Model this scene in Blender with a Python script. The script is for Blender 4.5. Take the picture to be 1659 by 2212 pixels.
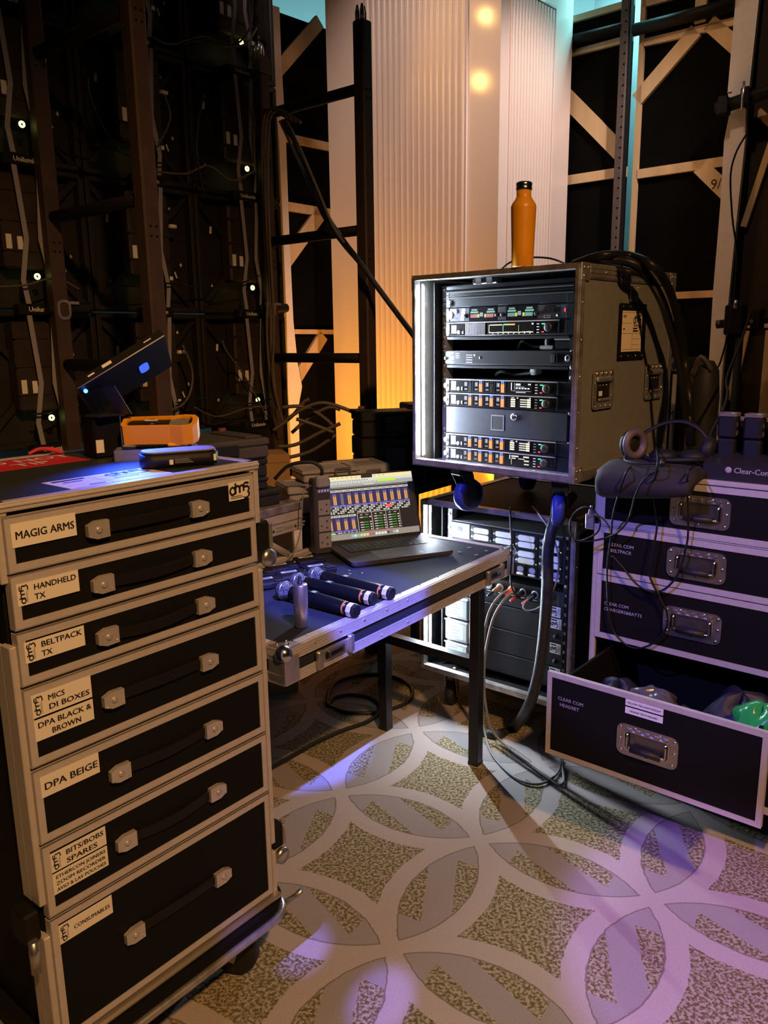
import bpy, bmesh, math, random
from mathutils import Vector, Matrix
random.seed(7)
for o in list(bpy.data.objects):
    bpy.data.objects.remove(o)
SC = bpy.context.scene
COL = SC.collection
R = math.radians
V = Vector

# ---------------------------------------------------------------- camera
cam = bpy.data.cameras.new('camera')
cam.sensor_fit = 'HORIZONTAL'
cam.sensor_width = 36.0
cam.lens = 1719.35 / 1659 * 36.0
cam.clip_start = 0.02
camo = bpy.data.objects.new('camera', cam)
COL.objects.link(camo)
_th, _ro = 0.21332557, -0.01349286
_f = V((0, math.cos(_th), -math.sin(_th)))
_r = V((1, 0, 0))
_d = _f.cross(_r)
_r2 = _r * math.cos(_ro) - _d * math.sin(_ro)
_d2 = _f.cross(_r2)
M = Matrix((( _r2.x, -_d2.x, -_f.x, 0), (_r2.y, -_d2.y, -_f.y, 0), (_r2.z, -_d2.z, -_f.z, 0), (0, 0, 0, 1)))
M.translation = V((0, 0, 1.38))
camo.matrix_world = M
SC.camera = camo

# ---------------------------------------------------------------- world, exposure
w = bpy.data.worlds.new('world')
SC.world = w
w.use_nodes = True
w.node_tree.nodes['Background'].inputs[0].default_value = (0.35, 0.33, 0.5, 1)
w.node_tree.nodes['Background'].inputs[1].default_value = 0.006
SC.view_settings.view_transform = 'Standard'
SC.view_settings.look = 'None'
SC.view_settings.gamma = 1
SC.view_settings.use_curve_mapping = False
SC.view_settings.exposure = 0.0

# ---------------------------------------------------------------- lamps of the room
def aim(o, p):
    o.rotation_euler = (V(p) - o.location).to_track_quat('-Z', 'Y').to_euler()

def spot(name, loc, target, col, power, deg, blend=0.5, rad=0.08):
    l = bpy.data.lights.new(name, 'SPOT')
    l.energy = power; l.color = col; l.spot_size = R(deg); l.spot_blend = blend; l.shadow_soft_size = rad
    o = bpy.data.objects.new(name, l); COL.objects.link(o); o.location = loc; aim(o, target); return o

def area(name, loc, target, col, power, sx, sy):
    l = bpy.data.lights.new(name, 'AREA')
    l.energy = power; l.color = col; l.shape = 'RECTANGLE'; l.size = sx; l.size_y = sy
    o = bpy.data.objects.new(name, l); COL.objects.link(o); o.location = loc; aim(o, target); return o

AMBER = (1.0, 0.52, 0.20)
WARM = (1.0, 0.68, 0.48)
VIOLET = (0.24, 0.22, 1.0)
PURPLE = (0.48, 0.28, 1.0)
CYAN = (0.35, 0.95, 1.0)
# amber house downlight over the photographer
spot('house_light_amber', (1.15, -1.3, 3.8), (-0.1, 1.6, 0.5), AMBER, 560, 66, 0.9, 0.10)
# stage wash, blue violet, from the left over the photographer's shoulder
spot('stage_wash_table', (1.2, -0.65, 4.6), (-0.11, 2.09, 0.70), (0.11, 0.16, 1.0), 4200, 5.9, 0.3, 0.02)
spot('stage_wash_rack', (-2.2, 0.3, 3.4), (0.27, 2.50, 0.93), (0.22, 0.22, 1.0), 520, 8.6, 0.4, 0.02)
spot('stage_wash_drawers', (-2.6, -0.6, 3.7), (0.74, 1.95, 0.82), (0.24, 0.21, 1.0), 850, 12.5, 0.4, 0.03)
# moving head beams on the carpet
spot('beam_patch_right', (-1.2, -2.6, 4.0), (0.70, 1.62, 0.0), (0.42, 0.22, 1.0), 1900, 6.2, 0.45, 0.04)
spot('beam_patch_front', (-1.6, -2.4, 4.0), (-0.02, 1.44, 0.0), (0.30, 0.22, 1.0), 2000, 1.5, 0.5, 0.02)
spot('beam_patch_left', (-1.8, -2.4, 4.0), (-0.20, 1.59, 0.0), (0.26, 0.22, 1.0), 2400, 1.2, 0.5, 0.02)
# warm uplight on the ground beside the fluted column, and warm washes from above
spot('uplight_amber', (-0.42, 3.95, 0.50), (0.05, 4.70, 1.0), (1.0, 0.38, 0.02), 90, 120, 1.0, 0.05)
spot('pillar_wash_right', (1.75, 2.9, 3.6), (0.8, 4.42, 2.1), (1.0, 0.74, 0.66), 215, 46, 0.8, 0.06)
spot('pillar_wash_left', (-0.55, 2.5, 4.25), (0.15, 4.6, 2.5), (1.0, 0.72, 0.62), 150, 42, 0.9, 0.06)
spot('pillar_lamp_upper', (-0.31, 4.10, 3.20), (0.51, 4.27, 2.93), (1.0, 0.55, 0.15), 4.5, 80, 1.0, 0.035)
spot('pillar_lamp_lower', (-0.36, 4.12, 2.87), (0.50, 4.28, 2.62), (1.0, 0.50, 0.12), 6.0, 80, 1.0, 0.045)
spot('flat_wash_warm', (0.6, 2.6, 4.2), (1.9, 4.2, 1.6), (1.0, 0.64, 0.42), 55, 70, 0.9, 0.08)
# cyan wash behind the scenery flats
area('cyan_wash_right', (2.0, 7.6, 3.75), (2.0, 7.95, 4.5), CYAN, 13, 2.6, 0.15)
area('cyan_wash_left', (-0.9, 7.6, 3.75), (-0.9, 7.95, 4.5), CYAN, 6, 2.0, 0.15)
spot('cyan_spill', (2.3, 4.65, 3.9), (0.85, 4.55, 3.22), CYAN, 10, 26, 0.8, 0.1)

# ---------------------------------------------------------------- materials
MATS = {}
def mat(name, col, rough=0.5, metal=0.0, emit=None, es=1.0, noise=0.0, nscale=40.0, bump=0.0, bscale=200.0, spec=0.5, stretch=None):
    if name in MATS: return MATS[name]
    m = bpy.data.materials.new(name); m.use_nodes = True
    nt = m.node_tree; b = nt.nodes['Principled BSDF']
    b.inputs['Base Color'].default_value = (*col, 1)
    b.inputs['Roughness'].default_value = rough
    b.inputs['Metallic'].default_value = metal
    b.inputs['Specular IOR Level'].default_value = spec
    if emit:
        b.inputs['Emission Color'].default_value = (*emit, 1)
        b.inputs['Emission Strength'].default_value = es
    if noise or bump:
        tc = nt.nodes.new('ShaderNodeTexCoord'); src = tc.outputs['Object']
        if stretch:
            mp = nt.nodes.new('ShaderNodeMapping'); mp.inputs['Scale'].default_value = stretch
            nt.links.new(src, mp.inputs[0]); src = mp.outputs[0]
    if noise:
        n = nt.nodes.new('ShaderNodeTexNoise'); n.inputs['Scale'].default_value = nscale; n.inputs['Detail'].default_value = 5
        nt.links.new(src, n.inputs['Vector'])
        cr = nt.nodes.new('ShaderNodeValToRGB')
        lo = [max(0, c * (1 - noise)) for c in col]; hi = [min(1, c * (1 + noise)) for c in col]
        cr.color_ramp.elements[0].position = 0.3; cr.color_ramp.elements[1].position = 0.7
        cr.color_ramp.elements[0].color = (*lo, 1); cr.color_ramp.elements[1].color = (*hi, 1)
        nt.links.new(n.outputs['Fac'], cr.inputs[0]); nt.links.new(cr.outputs[0], b.inputs['Base Color'])
    if bump:
        n2 = nt.nodes.new('ShaderNodeTexNoise'); n2.inputs['Scale'].default_value = bscale; n2.inputs['Detail'].default_value = 3
        nt.links.new(src, n2.inputs['Vector'])
        bp = nt.nodes.new('ShaderNodeBump'); bp.inputs['Strength'].default_value = bump; bp.inputs['Distance'].default_value = 0.002
        nt.links.new(n2.outputs['Fac'], bp.inputs['Height']); nt.links.new(bp.outputs[0], b.inputs['Normal'])
    MATS[name] = m
    return m

def glow(name, col, s): return mat(name, (0.02, 0.02, 0.02), 0.5, 0, col, s)

ALU = mat('aluminium', (0.62, 0.61, 0.60), 0.36, 0.85, noise=0.14, nscale=30, bump=0.15, bscale=90)
ALUD = mat('worn aluminium', (0.50, 0.48, 0.46), 0.40, 0.8, noise=0.35, nscale=25, bump=0.35, bscale=70)
FRAMEM = mat('satin aluminium trim', (0.60, 0.56, 0.54), 0.48, 0.35, noise=0.05, nscale=60)
HANDLEM = mat('nickel dish plate', (0.50, 0.47, 0.45), 0.3, 0.95, noise=0.1)
CHROME = mat('chrome', (0.70, 0.69, 0.68), 0.2, 1.0)
STEEL = mat('zinc steel', (0.55, 0.54, 0.52), 0.3, 0.9, noise=0.1)
BLKP = mat('black laminate', (0.008, 0.0075, 0.0075), 0.6, 0, bump=0.1, bscale=500, spec=0.1)
BLKM = mat('black powder coat', (0.010, 0.010, 0.011), 0.55, 0, bump=0.2, bscale=600, spec=0.3)
BLKS = mat('black satin metal', (0.022, 0.024, 0.03), 0.35, 0.2)
RUB = mat('black rubber', (0.012, 0.012, 0.012), 0.55)
VINYL = mat('black vinyl', (0.009, 0.008, 0.008), 0.5, spec=0.25)
GREYP = mat('grey hex laminate', (0.17, 0.168, 0.155), 0.55, 0, noise=0.08, bump=0.2, bscale=350)
PAPER = mat('cream label', (0.80, 0.76, 0.66), 0.5)
WHITEP = mat('white label', (0.82, 0.80, 0.80), 0.5)
INK = mat('black ink', (0.012, 0.012, 0.014), 0.5)
BLUEW = mat('blue wheel', (0.02, 0.04, 0.30), 0.5)
WOOD = mat('raw pine', (0.62, 0.44, 0.24), 0.6, noise=0.18, nscale=9, stretch=(1, 1, 0.15))
FABW = mat('white fabric wrap', (0.72, 0.68, 0.68), 0.7, noise=0.04, bump=0.3, bscale=12)
FLATB = mat('black painted ply', (0.004, 0.0038, 0.0036), 0.9, noise=0.3, nscale=5, spec=0.04)
BROWN = mat('brown painted steel', (0.055, 0.032, 0.024), 0.6, 0.1, noise=0.2, nscale=15)
TUBE = mat('black steel tube', (0.009, 0.008, 0.008), 0.6, 0.0, spec=0.2)
GLOSS = mat('gloss cream panel', (0.80, 0.70, 0.64), 0.14, noise=0.02, nscale=3)
REED = mat('satin cream reeding', (0.78, 0.68, 0.62), 0.27)
LEDW = glow('white led', (0.76, 0.87, 1.0), 800.0)
LEDBLUE = glow('blue led', (0.05, 0.12, 1.0), 4.0)
LEDOR = glow('orange led', (1.0, 0.16, 0.03), 3.2)
LEDGR = glow('green led', (0.05, 0.9, 0.25), 2.0)
LEDRED = glow('red led', (1.0, 0.04, 0.04), 2.2)
LEDYG = glow('lime led', (0.75, 1.0, 0.25), 3.5)
OLED = glow('pale display', (0.90, 0.88, 0.66), 1.1)
OLEDW = glow('white display', (0.9, 0.95, 1.0), 0.9)

# ---------------------------------------------------------------- mesh builder
class MB:
    def __init__(s, tf=None):
        s.v = []; s.f = []; s.mi = []; s.sm = []; s.mats = []; s.tf = tf
    def add(s, vs, fs, m, smooth=False):
        if m not in s.mats: s.mats.append(m)
        k = s.mats.index(m); n = len(s.v)
        if s.tf is not None: vs = [s.tf @ V(p) for p in vs]
        s.v += [tuple(p) for p in vs]
        for f in fs:
            s.f.append(tuple(i + n for i in f)); s.mi.append(k); s.sm.append(smooth)
        return s
    def box(s, x0, x1, y0, y1, z0, z1, m, b=0.0):
        if b <= 0:
            vs = [(x, y, z) for x in (x0, x1) for y in (y0, y1) for z in (z0, z1)]
            return s.add(vs, [(0, 1, 3, 2), (4, 6, 7, 5), (0, 4, 5, 1), (2, 3, 7, 6), (0, 2, 6, 4), (1, 5, 7, 3)], m)
        c = ((x0 + x1) / 2, (y0 + y1) / 2, (z0 + z1) / 2); h = ((x1 - x0) / 2, (y1 - y0) / 2, (z1 - z0) / 2)
        b = min(b, 0.49 * min(h) * 2)
        vs = []; idx = {}
        for sx in (-1, 1):
            for sy in (-1, 1):
                for sz in (-1, 1):
                    for a in range(3):
                        p = []
                        for k, sg in enumerate((sx, sy, sz)):
                            p.append(c[k] + sg * (h[k] if k == a else h[k] - b))
                        idx[(sx, sy, sz, a)] = len(vs); vs.append(p)
        fs = []
        for a in range(3):
            o = [k for k in range(3) if k != a]
            for sg in (-1, 1):
                q = []
                for u, v in ((-1, -1), (1, -1), (1, 1), (-1, 1)):
                    t = [0, 0, 0]; t[a] = sg; t[o[0]] = u; t[o[1]] = v; q.append(idx[(*t, a)])
                fs.append(q)
            for u in (-1, 1):
                for v in (-1, 1):
                    t = [0, 0, 0]; t[o[0]] = u; t[o[1]] = v
                    t0 = list(t); t0[a] = -1; t1 = list(t); t1[a] = 1
                    fs.append([idx[(*t0, o[0])], idx[(*t1, o[0])], idx[(*t1, o[1])], idx[(*t0, o[1])]])
        for sx in (-1, 1):
            for sy in (-1, 1):
                for sz in (-1, 1):
                    fs.append([idx[(sx, sy, sz, a)] for a in range(3)])
        return s.add(vs, fs, m)
    def rect(s, x0, x1, z0, z1, y, m, t=0.0008):   # a thin plate facing -y
        return s.box(x0, x1, y - t, y, z0, z1, m)
    def prism(s, pts, o, xd, yd, t, m, smooth=False):   # polygon in plane (xd, yd), thickness t along xd x yd
        o = V(o); xd = V(xd); yd = V(yd); n = xd.cross(yd).normalized() * t; k = len(pts)
        vs = [o + xd * p[0] + yd * p[1] for p in pts]; vs += [v + n for v in vs]
        s.add(vs, [tuple(range(k)), tuple(range(2 * k - 1, k - 1, -1))], m)
        n0 = len(s.v) - 2 * k; kk = s.mats.index(m)
        for i in range(k):
            j = (i + 1) % k
            s.f.append((n0 + i, n0 + j, n0 + k + j, n0 + k + i)); s.mi.append(kk); s.sm.append(smooth)
        return s
    def ring(s, outer, inner, o, xd, yd, t, m):
        o = V(o); xd = V(xd); yd = V(yd); n = xd.cross(yd).normalized() * t; k = len(outer)
        P = lambda q, e: [o + xd * p[0] + yd * p[1] + n * e for p in q]
        vs = P(outer, 0) + P(inner, 0) + P(outer, 1) + P(inner, 1)
        fs = []
        for i in range(k):
            j = (i + 1) % k
            fs += [(i, j, k + j, k + i), (2 * k + i, 3 * k + i, 3 * k + j, 2 * k + j), (i, 2 * k + i, 2 * k + j, j), (k + i, k + j, 3 * k + j, 3 * k + i)]
        return s.add(vs, fs, m)
    def tube(s, pts, r, m, seg=8, closed=False, smoothn=0, caps=True, flat=1.0):
        P = [V(p) for p in pts]
        if smoothn: P = spline(P, smoothn, closed)
        n = len(P); vs = []
        rr = r if callable(r) else (lambda t: r)
        t0 = (P[1] - P[0]).normalized()
        up = V((0, 0, 1)) if abs(t0.z) < 0.9 else V((1, 0, 0))
        a = t0.cross(up).normalized()
        for i in range(n):
            if closed: t = P[(i + 1) % n] - P[i - 1]
            else: t = P[min(i + 1, n - 1)] - P[max(i - 1, 0)]
            if t.length < 1e-9: t = t0
            t.normalize(); a = (a - t * a.dot(t))
            if a.length < 1e-6: a = t.orthogonal()
            a.normalize(); b = t.cross(a); q = rr(i / max(1, n - 1))
            for k in range(seg):
                g = 2 * math.pi * k / seg
                vs.append(P[i] + a * (math.cos(g) * q) + b * (math.sin(g) * q * flat))
        fs = []
        for i in range(n if closed else n - 1):
            j = (i + 1) % n
            for k in range(seg):
                l = (k + 1) % seg
                fs.append((i * seg + k, i * seg + l, j * seg + l, j * seg + k))
        s.add(vs, fs, m, True)
        if caps and not closed:
            n0 = len(s.v) - n * seg; kk = s.mats.index(m)
            s.f += [tuple(n0 + k for k in range(seg)), tuple(n0 + (n - 1) * seg + k for k in range(seg - 1, -1, -1))]
            s.mi += [kk, kk]; s.sm += [False, False]
        return s
    def cyl(s, p0, p1, r, m, r1=None, seg=20):
        r1 = r if r1 is None else r1
        return s.tube([p0, p1], lambda t: r + (r1 - r) * t, m, seg)
    def lathe(s, prof, o, m, seg=28, ax=(0, 0, 1), smooth=True, caps=True):
        o = V(o); ax = V(ax).normalized(); a = ax.orthogonal().normalized(); b = ax.cross(a); k = len(prof); vs = []
        for (r, h) in prof:
            for i in range(seg):
                g = 2 * math.pi * i / seg
                vs.append(o + ax * h + a * (r * math.cos(g)) + b * (r * math.sin(g)))
        fs = []
        for j in range(k - 1):
            for i in range(seg):
                l = (i + 1) % seg
                fs.append((j * seg + i, j * seg + l, (j + 1) * seg + l, (j + 1) * seg + i))
        if caps: fs += [tuple(range(seg)), tuple((k - 1) * seg + i for i in range(seg - 1, -1, -1))]
        return s.add(vs, fs, m, smooth)
    def ball(s, c, r, m, seg=12, sq=(1, 1, 1)):
        vs = []; rows = seg // 2
        for j in range(rows + 1):
            t = math.pi * j / rows
            for i in range(seg):
                g = 2 * math.pi * i / seg
                vs.append((c[0] + r * sq[0] * math.sin(t) * math.cos(g), c[1] + r * sq[1] * math.sin(t) * math.sin(g), c[2] + r * sq[2] * math.cos(t)))
        fs = [(j * seg + i, j * seg + (i + 1) % seg, (j + 1) * seg + (i + 1) % seg, (j + 1) * seg + i) for j in range(rows) for i in range(seg)]
        return s.add(vs, fs, m, True)
    def text(s, txt, o, xd, yd, h, m, w=None, align='l', bold=0.0, lift=0.0006, gap=1.0):
        vs, fs, tw, top = glyphs(txt, 0.0, align, gap)
        xd = V(xd).normalized(); yd = V(yd).normalized(); n = xd.cross(yd); o = V(o) + n * lift
        sy = h; sx = h if w is None else w / max(tw, 1e-6)
        for k in ((0,) if not bold else (-1, 1)):
            s.add([o + xd * ((p[0] + k * bold * 1.3) * sx) + yd * ((p[1] + k * bold * 0.4) * sy) + n * (0.00002 * k) for p in vs], fs, m)
        return s
    def logo(s, o, xd, yd, w, h, m, lw=0.075, lift=0.0008):
        xd = V(xd).normalized(); yd = V(yd).normalized(); n = xd.cross(yd); o = V(o) + n * lift
        arc = lambda cx, cy, rx, ry, a0, a1, k=12: [(cx + rx * math.cos(R(a0 + (a1 - a0) * i / k)), cy + ry * math.sin(R(a0 + (a1 - a0) * i / k))) for i in range(k + 1)]
        strokes = [arc(0.15, 0.55, 0.13, 0.22, 0, 360, 18), [(0.30, 1.0), (0.30, 0.34)],
                   arc(0.41, 0.62, 0.10, 0.2, 175, 10) + [(0.51, 0.38)], [(0.52, 0.38)] + arc(0.62, 0.62, 0.10, 0.2, 170, 5) + [(0.72, 0.45)],
                   arc(0.86, 0.80, 0.13, 0.13, 20, 200) + arc(0.87, 0.55, 0.13, 0.16, 120, -60) + arc(0.80, 0.22, 0.2, 0.2, 30, -110)]
        for st in strokes:
            P = [V((p[0] * w, p[1] * h)) for p in st]; vs = []; L = lw * min(w, h) * 0.62
            for i, p in enumerate(P):
                t = P[min(i + 1, len(P) - 1)] - P[max(i - 1, 0)]
                t = t.normalized() if t.length > 1e-9 else V((1, 0)); q = V((-t.y, t.x)) * L
                for e in (p + q, p - q): vs.append(o + xd * e.x + yd * e.y)
            s.add(vs, [(2 * i, 2 * i + 1, 2 * i + 3, 2 * i + 2) for i in range(len(P) - 1)], m)
        for yy, x1 in ((0.2, 0.62), (0.1, 0.75)):
            vs = [o + xd * (a * w) + yd * (b * h) for a, b in ((0.03, yy), (x1, yy), (x1, yy + 0.03), (0.03, yy + 0.03))]
            s.add(vs, [(0, 1, 2, 3)], m)
        return s
    def build(s, name, parent=None, mod=None):
        me = bpy.data.meshes.new(name)
        me.from_pydata(s.v, [], s.f)
        for m in s.mats: me.materials.append(m)
        me.polygons.foreach_set('material_index', s.mi)
        me.polygons.foreach_set('use_smooth', s.sm)
        bm = bmesh.new(); bm.from_mesh(me); bmesh.ops.recalc_face_normals(bm, faces=bm.faces); bm.to_mesh(me); bm.free()
        o = bpy.data.objects.new(name, me); COL.objects.link(o)
        if parent: o.parent = parent
        return o

_G = {}
def glyphs(txt, bold, align, gap):
    key = (txt, bold, align, gap)
    if key in _G: return _G[key]
    c = bpy.data.curves.new('lettering', 'FONT'); c.body = txt; c.size = 1.37; c.resolution_u = 2; c.offset = bold; c.space_line = gap
    c.align_x = {'l': 'LEFT', 'c': 'CENTER', 'r': 'RIGHT'}[align]
    o = bpy.data.objects.new('lettering', c); COL.objects.link(o)
    dg = bpy.context.evaluated_depsgraph_get(); me = bpy.data.meshes.new_from_object(o.evaluated_get(dg))
    vs = [tuple(v.co) for v in me.vertices]; fs = [tuple(p.vertices) for p in me.polygons]
    bpy.data.objects.remove(o); bpy.data.curves.remove(c); bpy.data.meshes.remove(me)
    xs = [v[0] for v in vs] or [0, 1]
    _G[key] = (vs, fs, max(xs) - min(xs), max(v[1] for v in vs) if vs else 1)
    return _G[key]

def spline(P, n, closed=False):
    out = []; k = len(P)
    for i in range(k if closed else k - 1):
        g = lambda j: P[j % k] if closed else P[max(0, min(k - 1, j))]
        a, b, c, d = g(i - 1), g(i), g(i + 1), g(i + 2)
        for q in range(n):
            t = q / n
            out.append(0.5 * ((2 * b) + (c - a) * t + (2 * a - 5 * b + 4 * c - d) * t * t + (3 * b - a - 3 * c + d) * t * t * t))
    if not closed: out.append(P[-1])
    return out

def rr(w, h, r, k=4):
    out = []
    for cx, cy, a in ((w / 2 - r, h / 2 - r, 0), (-w / 2 + r, h / 2 - r, 90), (-w / 2 + r, -h / 2 + r, 180), (w / 2 - r, -h / 2 + r, 270)):
        for i in range(k + 1):
            g = R(a + 90 * i / k); out.append((cx + r * math.cos(g), cy + r * math.sin(g)))
    return out

def tag(o, label, cat, group=None):
    o['label'] = label; o['category'] = cat
    if group: o['group'] = group
    return o

def thing(name, label, cat, loc=(0, 0, 0), rz=0.0, group=None):
    o = bpy.data.objects.new(name, None); COL.objects.link(o)
    o.empty_display_size = 0.05
    o.location = loc; o.rotation_euler = (0, 0, R(rz))
    return tag(o, label, cat, group)

def copy_tree(o, parent=None):
    c = o.copy(); COL.objects.link(c)
    if parent: c.parent = parent
    for ch in list(o.children): copy_tree(ch, c)
    return c

X, Y, Z = V((1, 0, 0)), V((0, 1, 0)), V((0, 0, 1))
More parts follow.
